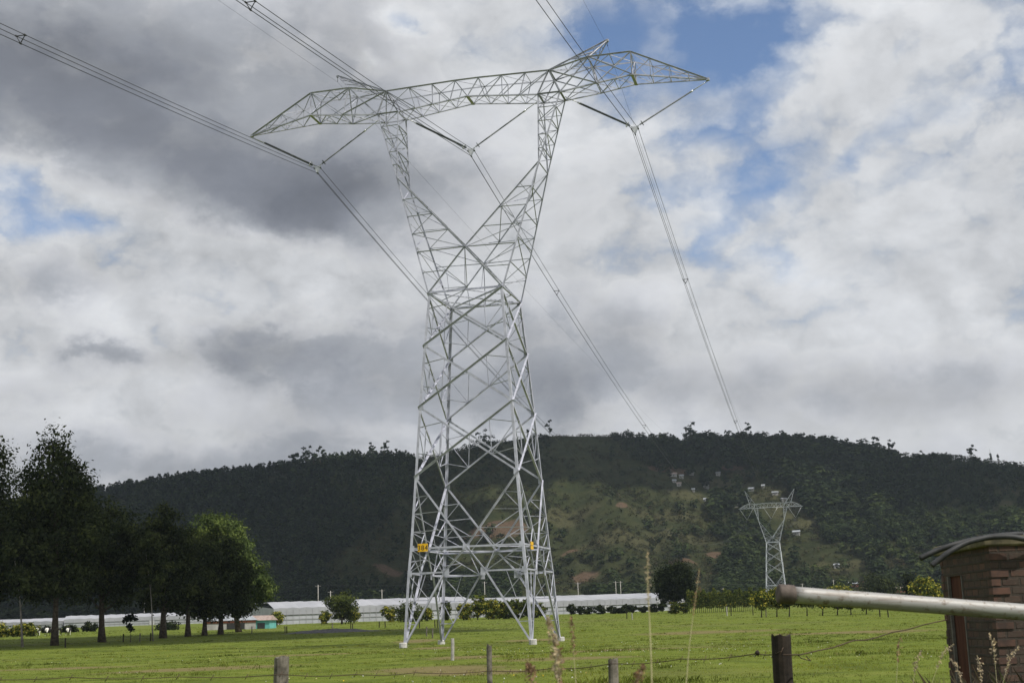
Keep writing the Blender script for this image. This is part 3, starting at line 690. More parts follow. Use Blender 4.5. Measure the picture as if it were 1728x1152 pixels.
# ---------------------------------------------------------------- insulators and conductors
def solve_yoke(x, px, py):
    """height of the yoke in the middle of each V, read from the photograph"""
    zs = np.linspace(36, 44, 400); best = min(zs, key=lambda z: (project(tw(x, 0, z))[1]-py)**2); return tw(x, 0, float(best))
YK = [(-13.75, 532, 284), (-.05, 795, 255), (13.75, 1072, 218)]
yokes = [solve_yoke(*q) for q in YK]
ENDS = [((-19.84, 43.75), (-8.1, 43.9)), ((-5.95, 43.9), (5.95, 43.9)), ((8.1, 43.9), (19.84, 43.75))]
def torus(mb, cpos, axis, R_, r_, seg=16, cs=6):
    axis = Vector(axis).normalized(); u = axis.orthogonal().normalized(); v = axis.cross(u)
    vs = []; fs = []
    for i in range(seg):
        t = 2*math.pi*i/seg; d = u*math.cos(t)+v*math.sin(t)
        for j in range(cs):
            q = 2*math.pi*j/cs; vs.append(Vector(cpos)+d*(R_+r_*math.cos(q))+axis*r_*math.sin(q))
    for i in range(seg):
        for j in range(cs): fs.append((i*cs+j, ((i+1) % seg)*cs+j, ((i+1) % seg)*cs+(j+1) % cs, i*cs+(j+1) % cs))
    mb.add(vs, fs, True)
VLAB = ['v shaped insulator pair hanging below the left cantilever tip', 'v shaped insulator pair inside the fork, below the bridge beam', 'v shaped insulator pair hanging below the right cantilever']
right_dir = tw(1, 0, 0)-tw(0, 0, 0)
WIRE_OFF = [(-.27, .02), (.27, .02), (0, -.44)]
for y, e, lab in zip(yokes, ENDS, VLAB):
    root = empty('insulator_set', y); tag(root, lab, 'insulator', 'v shaped insulators of the big pylon')
    for i, (x, z) in enumerate(e):
        a = tw(x, 0, z)-y; b = right_dir*(-.2 if i == 0 else .2)+Vector((0, 0, .22)); L = (a-b).length; d = (a-b).normalized()
        mb = MB()
        s0, s1 = b+d*.25, a-d*(1.35 if i == 0 else 1.55)
        n = 54; pts = []; rr = []
        R1_ = .105 if i == 0 else .075
        for j in range(n*2+1): pts.append(s0.lerp(s1, j/(2*n))); rr.append(R1_ if j % 2 else R1_*.55)
        mb.tube(pts, rr, 10, smooth=False)
        st = mb.build('insulator_string', M_INS if i == 0 else M_INS_L, root)
        fb = MB(); fb.tube([s1, a], .036, 6); fb.build('link_rod', M_FIT, st)
        fb = MB(); fb.tube([s1-d*.12, s1+d*.14], .075, 8); fb.build('end_cap', M_FIT, st); fb = MB(); fb.tube([b, s0], .03, 6); fb.build('clevis', M_FIT, st)
        cb = MB(); torus(cb, s0+d*.22, d, .21, .03); cb.tube([s0+d*.22-d.orthogonal().normalized()*.2, s0+d*.1, s0+d*.22+d.orthogonal().normalized()*.2], .015, 5); cb.build('corona_ring', M_FIT if i == 0 else M_INS, st)
    mb = MB(); ax = right_dir
    q = [ax*-.3+Vector((0, 0, .22)), ax*.3+Vector((0, 0, .22)), ax*.3+Vector((0, 0, .10)), ax*.07+Vector((0, 0, -.36)), ax*-.07+Vector((0, 0, -.36)), ax*-.3+Vector((0, 0, .10))]
    vs = [p+LDIR*.012 for p in q]+[p-LDIR*.012 for p in q]
    mb.add(vs, [tuple(range(6)), tuple(range(11, 5, -1))]+[(i, i+6, (i+1) % 6+6, (i+1) % 6) for i in range(6)]); mb.build('yoke_plate', M_FIT, root)
    for (ox, oz) in WIRE_OFF:
        mb = MB(); p = ax*ox+Vector((0, 0, oz)); mb.tube([p-LDIR*.22+Vector((0, 0, -.03)), p-LDIR*.1, p+LDIR*.1, p+LDIR*.22+Vector((0, 0, -.03))], [.03, .06, .06, .03], 8); mb.tube([p, p+Vector((0, 0, .1))], .02, 6); mb.build('suspension_clamp', M_INS, root)
def wire_pts(p0, back_slope, back_curv, end, sag, nb=46, nf=60, back_len=165):
    P = []
    for i in range(nb, 0, -1):
        t = back_len*i/nb; P.append(p0-LDIR*t+Vector((0, 0, -back_slope*t+back_curv*t*t)))
    for i in range(nf+1):
        t = i/nf; q = p0.lerp(end, t); q.z -= 4*sag*t*(1-t); P.append(q)
    return P
def fit_back(p0, px, py):
    """slope of the rear span so that the wire crosses the point seen in the photograph"""
    best = None
    for s in np.linspace(-.02, .20, 221):
        pts = np.array([p0-LDIR*t+Vector((0, 0, -s*t+.00022*t*t)) for t in np.linspace(1, 100, 200)])
        X, Y = project(pts); d = np.min(np.where(pts[:, 1] > 3, (X-px)**2+(Y-py)**2, 1e9))
        if best is None or d < best[0]: best = (d, s)
    return best[1]
def fit_sag(p0, end, px, py):
    best = None
    for s in np.linspace(2, 40, 191):
        t = np.linspace(0, .9, 300); pts = np.array([p0.lerp(end, q) for q in t]); pts[:, 2] -= 4*s*t*(1-t)
        X, Y = project(pts); d = np.min((X-px)**2+(Y-py)**2)
        if best is None or d < best[0]: best = (d, s)
    return best[1]
def fw(x, z, y=0):
    c, s = math.cos(YAW+.02), math.sin(YAW+.02); return Vector((FX+1.035*(x*c-y*s), FY+1.035*(x*s+y*c), FZ+1.035*z))
BACK = [(0, 45), (417, 0), (914, 0)]; FORE = [(705, 487), (940, 495), (1157, 470)]
PH = ['left', 'middle', 'right']; WN = ['upper left wire', 'upper right wire', 'lowest wire']
fx_ = [-11.4, 0, 11.4]
SPACERS = []
for i, y in enumerate(yokes):
    end0 = fw(fx_[i], 38.6); s = fit_back(y, *BACK[i]); sg = fit_sag(y, end0, *FORE[i])
    for (ox, oz), wn in zip(WIRE_OFF, WN):
        off = right_dir*ox+Vector((0, 0, oz))
        mb = MB(); mb.tube(wire_pts(y+off, s, .00022, end0+off, sg), .021, 6); o = mb.build('conductor_wire', M_WIRE)
        tag(o, '%s of the three-wire bundle carried by the %s insulator pair' % (wn, PH[i]), 'power line wire', 'conductors of the power line')
    C0 = wire_pts(y, s, .00022, end0, sg, nb=400, nf=600); SPACERS.append((C0, i))
def spacer(p, where):
    r = empty('wire_spacer', p); tag(r, where, 'wire spacer', 'triangular spacers on the wire bundles')
    mb = MB(); q = [right_dir*ox+Vector((0, 0, oz)) for ox, oz in WIRE_OFF]
    for a, b in zip(q, q[1:]+q[:1]): mb.tube([a, b], .028, 6)
    mb.build('frame', M_WIRE, r)
    for a in q: cb = MB(); cb.tube([a-LDIR*.09, a+LDIR*.09], .05, 8); cb.build('clamp', M_WIRE, r)
for (i, px, py, lab) in ((0, 30, 62, 'triangular spacer on the left bundle near the top left corner of the sky'), (1, 421, 3, 'triangular spacer on the middle bundle at the top edge of the sky'), (2, 1157, 472, 'triangular spacer on the right bundle halfway down to the hills'),
                         (1, 937, 493, 'triangular spacer on the middle bundle beside the pylon waist'), (1, 1086, 718, 'triangular spacer on the middle bundle just above the hill crest'), (2, 1243, 708, 'triangular spacer on the right bundle just above the hill crest')):
    pts = np.array([tuple(q) for q in SPACERS[i][0]]); X, Y = project(pts); ok = pts[:, 1] > 4; k = int(np.argmin(np.where(ok, (X-px)**2+(Y-py)**2, 1e12))); spacer(Vector(pts[k]), lab)
for sx, bk, fo, lab in ((-1, (370, 0), (760, 330), 'thin ground wire from the left horn of the big pylon'), (1, (983, 0), (1066, 205), 'thin ground wire from the right horn of the big pylon')):
    p0 = tw(sx*NEAR['peak'][0], 0, NEAR['peak'][2]-.55); e = fw(sx*11.6, 52); s = fit_back(p0, *bk); sg = max(6, min(18, fit_sag(p0, e, *fo)))
    mb = MB(); mb.tube(wire_pts(p0, s, .00018, e, sg), .0085, 5); mb.tube([p0, p0+Vector((0, 0, .5))], .02, 5); tag(mb.build('ground_wire', M_WIRE), lab, 'ground wire', 'ground wires of the power line')
for i in range(3):
    r = empty('insulator_set', fw(fx_[i], 38.6)); tag(r, ['pale insulator hanging under the left arm of the distant pylon', 'pale insulator hanging inside the fork of the distant pylon', 'pale insulator hanging under the right arm of the distant pylon'][i], 'insulator', 'insulators of the distant pylon')
    for e in (-3.2, 3.2):
        mb = MB(); a = fw(fx_[i]+e, 43.9)-fw(fx_[i], 38.6); mb.tube([Vector((0, 0, 0)), a], .08, 6); mb.build('insulator_string', M_FIT, r)

# ---------------------------------------------------------------- woods and scrub on the hill
def inside(poly, X, Y):
    poly = np.asarray(poly, float); r = np.zeros(X.shape, bool); n = len(poly); j = n-1
    for i in range(n):
        xi, yi, xj, yj = *poly[i], *poly[j]
        c = ((yi > Y) != (yj > Y)) & (X < (xj-xi)*(Y-yi)/(yj-yi+1e-9)+xi); r ^= c; j = i
    return r
FOREST_POLYS = [([(-400, 700), (700, 700), (700, 840), (660, 860), (560, 930), (520, 1040), (-400, 1080)], 1.0),
                ([(690, 700), (930, 700), (930, 760), (850, 800), (690, 840)], .35),
                ([(1010, 700), (1160, 700), (1200, 770), (1260, 840), (1240, 860), (1130, 800), (1060, 760)], .8),
                ([(1145, 690), (2100, 690), (2100, 905), (1700, 890), (1480, 905), (1400, 905), (1330, 815), (1270, 785), (1180, 755)], 1.0),
                ([(1185, 820), (1260, 830), (1300, 900), (1300, 1010), (1200, 1010), (1225, 930)], .75),
                ([(1430, 900), (1480, 895), (1530, 970), (1490, 985)], .5), ([(1500, 900), (1760, 900), (1760, 1000), (1560, 1000)], .35),
                ([(420, 965), (700, 985), (700, 1040), (420, 1040)], .8), ([(735, 955), (870, 965), (880, 1040), (730, 1040)], 1.0),
                ([(1000, 985), (1090, 985), (1090, 1015), (1000, 1015)], .6), ([(1300, 960), (1420, 950), (1440, 1000), (1300, 1000)], .25)]
CLEAR = [([(1125, 785), (1190, 775), (1270, 790), (1345, 835), (1340, 880), (1260, 845), (1150, 830)], 0.12), ([(540, 785), (690, 785), (700, 850), (600, 870)], .55)]
def hill_points(n, r_lo=690, r_hi=1095):
    r = np.sqrt(RNG.uniform(r_lo**2, r_hi**2, n)); a = RNG.uniform(-.47, .47, n); x, y = r*np.sin(a), r*np.cos(a); z = ground_z(x, y)
    return x, y, z
def tree_template(kind, n, rng):
    if kind == 0:    # pine, pointed
        t = rng.random(n)**.8; a = rng.uniform(0, 2*math.pi, n); rr = (1-t)**.75*(0.75+.35*rng.random(n)); C = np.stack([rr*.24*np.cos(a), rr*.24*np.sin(a), .12+.88*t], 1)
    elif kind == 1:  # rounded
        d = rng.normal(0, 1, (n, 3)); d /= np.linalg.norm(d, axis=1)[:, None]; rr = .6+.4*rng.random(n); C = d*rr[:, None]*np.array([.34, .34, .40])+np.array([0, 0, .58])
    else:            # tall gum tree: separate tufts up a bare stem
        k = rng.integers(0, 6, n); cc = np.array([[0, 0, .86], [.10, .03, .70], [-.11, .02, .66], [.02, -.10, .56], [.05, .1, .48], [-.05, .02, .95]])
        d = rng.normal(0, 1, (n, 3)); d /= np.linalg.norm(d, axis=1)[:, None]; C = cc[k]+d*np.array([.13, .13, .10])*(.5+.5*rng.random(n))[:, None]
        s = n//8; C[:s] = np.stack([rng.normal(0, .008, s), rng.normal(0, .008, s), rng.random(s)*.75], 1)
    D = C-np.array([0, 0, .4]); D /= np.linalg.norm(D, axis=1)[:, None]+1e-9
    q = leaf_quads(C, D+np.array([0, 0, .5]), {0: .13, 1: .16, 2: .12}[kind], rng, 1.3)
    return q
def scatter(x, y, z, H, W, kinds, tint, templ, name, mat, label_kind='stuff'):
    parts = []; tt = []
    for k, ts in templ.items():
        for vi, q in enumerate(ts):
            sel = np.where((kinds == k) & (np.arange(len(x)) % len(ts) == vi))[0]
            if not len(sel): continue
            a = RNG.uniform(0, 2*math.pi, len(sel)); c, s = np.cos(a)[:, None, None], np.sin(a)[:, None, None]
            Q = q[None]; h = H[sel][:, None, None]; wd = W[sel][:, None, None]
            X = (Q[..., 0]*c-Q[..., 1]*s)*h*wd+x[sel][:, None, None]; Y = (Q[..., 0]*s+Q[..., 1]*c)*h*wd+y[sel][:, None, None]; Z = Q[..., 2]*h+z[sel][:, None, None]
            parts.append(np.stack([X, Y, Z], -1).reshape(-1, 3)); tt.append(np.repeat(tint[sel], q.shape[0]))
    me = mesh_np(name, np.concatenate(parts), 4, np.concatenate(tt)); return link(name, me, mat)
TEMPL = {0: [tree_template(0, 60, RNG) for _ in range(4)], 1: [tree_template(1, 60, RNG) for _ in range(4)], 2: [tree_template(2, 60, RNG) for _ in range(4)]}
x, y, z = hill_points(26000)
X, Y = project(np.stack([x, y, z+5], -1))
den = np.zeros(len(x))
for poly, dv in FOREST_POLYS: den = np.maximum(den, dv*inside(poly, X, Y))
for poly, dv in CLEAR: den = np.where(inside(poly, X, Y), den*dv, den)
den = np.maximum(den, .035); den *= np.where(fbm(x/45, y/45, 3, 21) > .30, 1, .35)
den = np.where((X > 925) & (X < 1012) & (Y < 790), 0, den)
keep = (RNG.random(len(x)) < den) & (np.hypot(x-FX, y-FY) > 16) & (X > -260) & (X < 1990)
x, y, z, X, Y = x[keep], y[keep], z[keep], X[keep], Y[keep]
HPX = [(1137, 803), (1150, 806), (1166, 801), (1212, 801), (1138, 814), (1146, 819), (1192, 823), (1170, 829), (1190, 846), (1241, 855), (1268, 828), (1288, 823), (1308, 834), (1323, 845), (1344, 901), (1412, 957), (1440, 989), (1570, 975)]
keep = np.ones(len(x), bool)
for hx, hy in HPX: keep &= ~((np.abs(X-hx) < 11) & (Y > hy-6) & (Y < hy+16))
x, y, z, X, Y = x[keep], y[keep], z[keep], X[keep], Y[keep]
kd = np.where(X < 700, np.where(RNG.random(len(x)) < .75, 0, 1), np.where(RNG.random(len(x)) < .55, 1, 2)); kd = np.where((Y > 880) & (X > 700), 1, kd)
H = np.interp(np.arctan2(x, y), _raz, TREE_H)
H = np.clip(np.where(Y > 860, 8.5, np.maximum(H, 6))*RNG.uniform(.6, 1.15, len(x)), 2.5, 16); H = np.where((X > 690) & (X < 1010) & (Y < 860), H*.7, H)
tint = np.clip(.40+.5*(fbm(x/60, y/60, 3, 31)-.47)+RNG.normal(0, .20, len(x))+np.where((Y > 850) & (X > 1000), .2, 0)+.25*inside(CLEAR[1][0], X, Y), 0, 1)
fo = scatter(x, y, z-.3, H, RNG.uniform(1.1, 1.6, len(x)), kd, tint, TEMPL, 'forest', M_FOREST); tag(fo, 'dark green forest covering the long hill under the clouds', 'forest', kind='stuff')
x, y, z = hill_points(52000); X, Y = project(np.stack([x, y, z+1], -1))
d2 = np.zeros(len(x))
for poly, dv in FOREST_POLYS: d2 = np.maximum(d2, dv*inside(poly, X, Y))
den = np.where(d2 > .5, .05, .62)*np.where(fbm(x/30, y/30, 3, 41) > .44, 1, .3); keep = (RNG.random(len(x)) < den) & (X > -260) & (X < 1990) & (np.hypot(x-FX, y-FY) > 9)
for bx, by, ra, rb in BARE: keep &= ((x-bx)/ra)**2+((y-by)/rb)**2 > .9*RNG.random(len(x))+.3
x, y, z = x[keep], y[keep], z[keep]
st = [tree_template(1, 22, RNG) for _ in range(4)]
tint = np.clip(.5+.9*(fbm(x/70, y/70, 4, 51)-.47)+RNG.normal(0, .12, len(x)), 0, 1)
sc = scatter(x, y, z-.5, RNG.uniform(1.2, 3.6, len(x)), RNG.uniform(1.3, 2.2, len(x)), np.full(len(x), 1), tint, {1: st}, 'scrub', M_SCRUB); tag(sc, 'brownish green scrub covering the lower slopes of the hill', 'scrub', kind='stuff')

# single trees that stand out against the sky on the crest
def crest_tree(px, py_top, h_px, w_px, kind, name, label, seed):
    r = ray(px, py_top); a = math.atan2(r.x, 1); R = R1-14.0; xx, yy = R*math.sin(a), R*math.cos(a); g = gz(xx, yy)
    top = EYE+r.z*yy; h = max(top-g, 3.0); root = empty(name, (xx, yy, g-.2)); tag(root, label, 'tree', 'trees standing out on the hill crest')
    rng = np.random.default_rng(seed); k = yy/F; wdt = w_px*k
    if kind == 'cypress': L = [(0, 0, h*t, wdt*.5*(1-t*.85), wdt*.5*(1-t*.85), h*.2) for t in (.2, .4, .6, .8, .92)]
    elif kind == 'bushy': L = [(rng.uniform(-.3, .3)*wdt, rng.uniform(-.3, .3)*wdt, h*t, wdt*s, wdt*s, h*.22) for t, s in ((.3, .42), (.45, .48), (.62, .40), (.8, .30))]
    else: L = [(rng.uniform(-.35, .35)*wdt, rng.uniform(-.3, .3)*wdt, h*t, wdt*s, wdt*s, h*.13) for t, s in ((.48, .26), (.58, .36), (.70, .42), (.80, .40), (.90, .30))]
    link('crown', crown_mesh('crown', L, 330, 1.0, rng, .5, (.2, .6)), M_FOREST, root); mb = MB(); limb_paths(mb, (0, 0, -1), L, .22, rng); mb.build('trunk', M_BARK, root)
CREST = [(217, 804, 20, 5, 'cypress', 'thin pointed tree alone on the far left crest'), (326, 783, 22, 9, 'bushy', 'dark tree rising above the left crest beyond the pale crowned tree'), (492, 765, 26, 20, 'gum', 'leftmost tufted gum tree of the crest row left of the pylon'),
         (503, 761, 26, 16, 'gum', 'second tufted gum tree of the crest row left of the pylon'), (518, 755, 30, 22, 'gum', 'broad tufted gum tree in the middle of the crest row left of the pylon'), (531, 751, 32, 16, 'gum', 'tall gum tree right of the broad one in the crest row left of the pylon'), (542, 750, 32, 14, 'gum', 'rightmost and tallest gum tree of the crest row left of the pylon'),
         (628, 746, 20, 9, 'gum', 'small round topped gum tree on the crest, smaller of a pair left of the pylon'), (646, 744, 26, 16, 'gum', 'round topped gum tree on the crest close to the pylon leg'), (668, 752, 18, 9, 'bushy', 'low dark tree on the crest just left of the pylon leg'),
         (805, 729, 22, 26, 'bushy', 'wide low tree on the crest seen through the pylon, left of a taller one'), (824, 717, 40, 24, 'bushy', 'tall dark tree on the crest seen through the pylon legs'), (893, 722, 24, 7, 'gum', 'slim tree on the crest at the pylon right leg'),
         (913, 730, 18, 18, 'bushy', 'low bushy tree on the crest just right of the pylon'), (925, 708, 34, 10, 'gum', 'spindly tree sticking up from the crest right of the pylon'), (1638, 749, 26, 12, 'gum', 'small gum tree among dark trees on the right crest'),
         (1670, 754, 22, 5, 'cypress', 'taller of two pointed cypress trees on the right crest'), (1683, 761, 18, 5, 'cypress', 'shorter of two pointed cypress trees on the right crest'), (1258, 711, 34, 16, 'gum', 'tree on the crest beneath the right wire bundle'), (1163, 713, 36, 22, 'gum', 'tall gum tree at the left end of the high wooded crest'),
         (1478, 732, 30, 18, 'gum', 'gum tree near the right end of the high wooded crest'), (1500, 738, 26, 16, 'gum', 'last gum tree before the crest drops on the right')]
for i, (px, py, hp, wp, kd_, lab) in enumerate(CREST): crest_tree(px, py, hp, wp, kd_, {'cypress': 'cypress_tree', 'gum': 'gum_tree', 'bushy': 'bushy_tree'}[kd_], lab, 300+i)

# ---------------------------------------------------------------- houses on the hillside
def cottage(px, py, wpx, hpx, wall, roof, label, name='house', rot=0.0, group='small houses on the hillside'):
    p = on_hill(px, py); k = p.y/F; W = wpx*k*.72; Hh = max(hpx*k*.42, 1.5); Dp = max(W*.6, 3.0)
    root = empty(name, p, rot); tag(root, label, 'house', group)
    mb = MB(); mb.box((0, 0, Hh/2-1.0), (W, Dp, Hh+2.0)); mb.build('wall', wall, root)
    mb = MB(); e = .35; rh = hpx*k*.45
    v = [(-W/2-e, -Dp/2-e, Hh-.05), (W/2+e, -Dp/2-e, Hh-.05), (W/2+e, Dp/2+e, Hh-.05), (-W/2-e, Dp/2+e, Hh-.05), (-W/2-e, 0, Hh+rh), (W/2+e, 0, Hh+rh)]
    mb.add(v, [(0, 1, 5, 4), (2, 3, 4, 5), (0, 4, 3), (1, 2, 5), (3, 2, 1, 0)]); mb.build('roof', roof, root)
    for sx in (-.27, .22):
        mb = MB(); mb.box((sx*W, -Dp/2-.02, Hh*.5), (W*.11, .06, Hh*.34)); mb.build('window', M_DARKWIN, root)
    mb = MB(); mb.box((-.02*W, -Dp/2-.02, Hh*.36), (W*.10, .07, Hh*.72)); mb.build('door', M_DARKWIN, root)
HOUSES = [(1137, 803, 14, 6, 'W', 'T', 'brownish roofed house highest in the hillside hamlet, left of the rest'), (1150, 806, 9, 5, 'W', 'Z', 'small pale house next to the brownish roofed one in the hamlet'), (1166, 801, 12, 6, 'W', 'Z', 'pale blue roofed house alone on the upper hamlet meadow'), (1212, 801, 9, 5, 'W', 'Z', 'grey shack at the right edge of the upper hamlet meadow'),
          (1138, 814, 8, 5, 'W', 'Z', 'small house below the brownish roofed one, at the hamlet edge'), (1146, 819, 10, 5, 'W', 'T', 'pale house lowest on the left side of the hamlet'), (1192, 823, 12, 5, 'W', 'W', 'long cream house in the middle of the hillside clearing'), (1170, 829, 6, 5, 'W', 'Z', 'tiny white hut between dark trees below the clearing'),
          (1190, 846, 5, 6, 'W', 'Z', 'tiny white hut on the slope left of the tree row'), (1241, 855, 11, 6, 'W', 'Z', 'white two-window house left of the distant pylon arm'), (1268, 828, 13, 6, 'W', 'Z', 'white roofed house above the left horn of the distant pylon'), (1288, 823, 6, 6, 'W', 'Z', 'small white house right of the distant pylon left horn'),
          (1308, 834, 14, 4, 'W', 'Z', 'long low grey house behind the distant pylon bridge'), (1323, 845, 12, 4, 'W', 'Z', 'low grey shed close behind the distant pylon right side'), (1344, 901, 16, 6, 'W', 'Z', 'white house with bright roof right of the distant pylon body'), (1412, 957, 12, 5, 'W', 'Z', 'pale shed beside the yellowish clearing at the hill foot'), (1440, 989, 20, 7, 'R', 'Z', 'orange walled house with pale roof above the steel pipe'),
          (1520, 998, 22, 6, 'R', 'T', 'red roofed house among dark trees at the hill foot'), (1570, 975, 10, 5, 'W', 'T', 'pale house left of the brick hut roof on the lower slope')]
mw = {'W': M_WHITE, 'R': M_REDW}; mr = {'T': M_ROOFT, 'Z': M_ZINC, 'W': M_WHITE}
for i, (px, py, wp, hp, a, b, lab) in enumerate(HOUSES): cottage(px, py, wp, hp, mw[a], mr[b], lab, rot=random.uniform(-.4, .3))

# ---------------------------------------------------------------- greenhouses, sheds, poles
def greenhouse(label, A, B, depth, h_e, bays, seed):
    """long film covered house from ground point A to ground point B, ridges running away from the viewer's side"""
    A, B = Vector(A), Vector(B); u = (B-A); L = math.hypot(u.x, u.y); ang = math.atan2(u.y, u.x)
    root = empty('greenhouse', A, ang); tag(root, label, 'greenhouse', 'white film greenhouses')
    zb = B.z-A.z; g = lambda x_: zb*x_/L
    rng = np.random.default_rng(seed)
    mb = MB(); n = bays*2; rows = []
    for i in range(n+1):
        xx = L*i/n; up = h_e+(1.1 if i % 2 else 0.0)*0.14+rng.uniform(-.05, .05)
        rows.append([(xx, 0, g(xx)+h_e*.55), (xx, .05, g(xx)+up), (xx, depth*.22, g(xx)+up+h_e*.42), (xx, depth, g(xx)+up+h_e*.50)])
    v = [q for r in rows for q in r]; f = []
    for i in range(n):
        for j in range(3): f.append((i*4+j, (i+1)*4+j, (i+1)*4+j+1, i*4+j+1))
    mb.add(v, f); mb.build('roof_film', M_FILM, root)
    mb = MB(); v = []; f = []
    for i in range(n+1): xx = L*i/n; v += [(xx, .10, g(xx)-.6), (xx, .10, g(xx)+h_e*.56)]
    for i in range(n): f.append((i*2, i*2+2, i*2+3, i*2+1))
    b = len(v); v += [(0, .1, g(0)-.6), (0, depth, g(0)-.6), (0, depth, g(0)+h_e*1.4), (0, .1, g(0)+h_e), (L, .1, g(L)-.6), (L, depth, g(L)-.6), (L, depth, g(L)+h_e*1.4), (L, .1, g(L)+h_e)]
    f += [(b, b+1, b+2, b+3), (b+4, b+7, b+6, b+5)]; mb.add(v, f); mb.build('side_wall', M_FILM_D, root)
    mb = MB()
    for i in range(0, n+1): xx = L*i/n; mb.box((xx, -.05, g(xx)+h_e*.45), (.06, .06, h_e*1.0))
    for t in (.33, .60): mb.tube([(0, -.06, g(0)+h_e*t), (L, -.06, g(L)+h_e*t)], .05, 4)
    mb.build('frame', M_FRAME, root)
    mb = MB(); xx = L*.62; mb.box((xx, -.1, g(xx)+h_e*.27), (1.6, .08, h_e*.56)); mb.build('door', M_FRAME, root)
    return root
greenhouse('low white greenhouse far behind the dark trunks on the left edge', ground_at(-60, 430), ground_at(105, 425), 26, 2.1, 9, 1)
greenhouse('long white greenhouse seen between the dark tree trunks', ground_at(108, 420), ground_at(345, 430), 30, 2.5, 14, 2)
greenhouse('big white greenhouse behind the yellow bushes left of the pylon', ground_at(462, 318), ground_at(800, 335), 34, 3.6, 16, 3)
greenhouse('long white greenhouse stretching right of the pylon feet', ground_at(795, 345), ground_at(1156, 372), 40, 3.3, 18, 4)
def shed(label, px, d, W, Dp, Hh, rh, wall, roof, rot=0.0, band=None, hip=True):
    p = ground_at(px, d); root = empty('shed', p, rot); tag(root, label, 'shed', 'farm sheds')
    mb = MB(); mb.box((0, 0, Hh/2-.3), (W, Dp, Hh+.6)); mb.build('wall', wall, root)
    k = .18 if hip else .5; e = .3; mb = MB()
    v = [(-W/2-e, -Dp/2-e, Hh-.02), (W/2+e, -Dp/2-e, Hh-.02), (W/2+e, Dp/2+e, Hh-.02), (-W/2-e, Dp/2+e, Hh-.02), (-W*k, 0, Hh+rh), (W*k, 0, Hh+rh)]
    mb.add(v, [(0, 1, 5, 4), (2, 3, 4, 5), (0, 4, 3), (1, 2, 5), (3, 2, 1, 0)]); mb.build('roof', roof, root)
    if band: mb = MB(); mb.box((0, -Dp/2-.04, Hh*.82), (W, .08, Hh*.22)); mb.build('wall_band', band, root)
    mb = MB(); mb.box((W*.12, -Dp/2-.03, Hh*.34), (W*.34, .06, Hh*.68)); mb.build('opening', M_DARKWIN, root)
shed('white shed with grey peaked roof and red band between tree trunks', 390, 262, 9.6, 6, 1.6, 2.1, M_WHITE, M_ZINC, 0.1, M_REDW)
shed('turquoise tarp shed with pinkish roof beside the light green tree', 442, 262, 4.2, 4.5, 1.5, .9, M_TURQ, M_ROOFT, -.1, None, False)
def pole(px, d, h, label, wood=False):
    p = ground_at(px, d); root = empty('utility_pole', p); tag(root, label, 'utility pole', 'utility poles along the far road')
    mb = MB(); mb.tube([(0, 0, -.5), (0, 0, h)], [.14, .09], 8); mb.build('shaft', M_POSTW if wood else M_POSTC, root)
    mb = MB(); mb.box((0, 0, h-.35), (1.5, .08, .08)); mb.build('crossarm', M_POSTC, root)
    for sx in (-.75, 0, .75): mb = MB(); mb.tube([(sx, 0, h-.32), (sx, 0, h-.08)], .05, 6); mb.build('insulator', M_INS, root)
    return p+Vector((0, 0, h-.1))
PL = [(243, 455, 9.0, 'pale utility pole seen between trunks above the left greenhouse'), (537, 372, 9.5, 'pale utility pole rising behind the big greenhouse, left of the round topped tree'), (558, 380, 8.0, 'pale utility pole half hidden by the round topped tree'), (645, 385, 8.0, 'utility pole just left of the pylon left foot'), (819, 400, 9.5, 'utility pole seen between the pylon legs'),
      (977, 405, 8.5, 'utility pole right of the pylon, behind the long greenhouse'), (1041, 430, 8.8, 'left one of two close utility poles behind the long greenhouse'), (1049, 432, 8.8, 'right one of two close utility poles behind the long greenhouse'), (1222, 470, 6.0, 'thin dark utility pole in the yellowish field beyond the hedge'), (1356, 520, 7.0, 'utility pole above the rusty pipe collar'), (1409, 520, 8.0, 'utility pole above the middle of the steel pipe')]
tops = [pole(*q) for q in PL]
for (i, j, lab) in ((0, 1, 'power cable between the left utility poles'), (1, 4, 'power cable running behind the big greenhouse'), (4, 5, 'power cable running behind the pylon feet'), (5, 6, 'power cable behind the long greenhouse'), (7, 9, 'power cable crossing the field toward the right')):
    a, b = tops[i], tops[j]; mb = MB()
    mb.tube([a.lerp(b, t/12)-Vector((0, 0, 4*.5*(t/12)*(1-t/12))) for t in range(13)], .028, 4); tag(mb.build('power_cable', M_WIRE), lab, 'power cable', 'cables of the far road')

# ---------------------------------------------------------------- trees and bushes of the pasture
G1 = 'dark trees of the grove on the left'
tree('gum_tree', 'tall dark tree cut by the left edge of the picture', -34, 168, [(-22, 800, 40, 42), (-40, 880, 66, 70), (-5, 765, 22, 22), (-10, 850, 30, 40), (-30, 960, 72, 60), (10, 930, 40, 36), (-5, 905, 34, 30), (30, 965, 30, 30)], .45, 26000, .29, M_EUC, seed=1, group=G1)
tree('gum_tree', 'slender dark tree on a thin pale stem near the left edge', 38, 160, [(40, 945, 32, 42), (22, 900, 34, 44), (52, 985, 26, 24)], .12, 4200, .30, M_EUC, M_BARK_P, seed=2, group=G1)
tree('gum_tree', 'tallest dark tree with a pointed crown and thick reddish trunk', 92, 162, [(98, 745, 17, 22), (82, 765, 20, 24), (108, 775, 22, 28), (75, 805, 32, 34), (118, 812, 30, 34), (60, 850, 36, 36), (100, 850, 46, 44), (135, 858, 30, 38), (60, 905, 44, 40), (110, 910, 52, 44), (85, 960, 62, 40), (150, 905, 30, 40), (70, 992, 34, 22), (118, 985, 30, 26)], .36, 34000, .28, M_EUC, seed=3, group=G1)
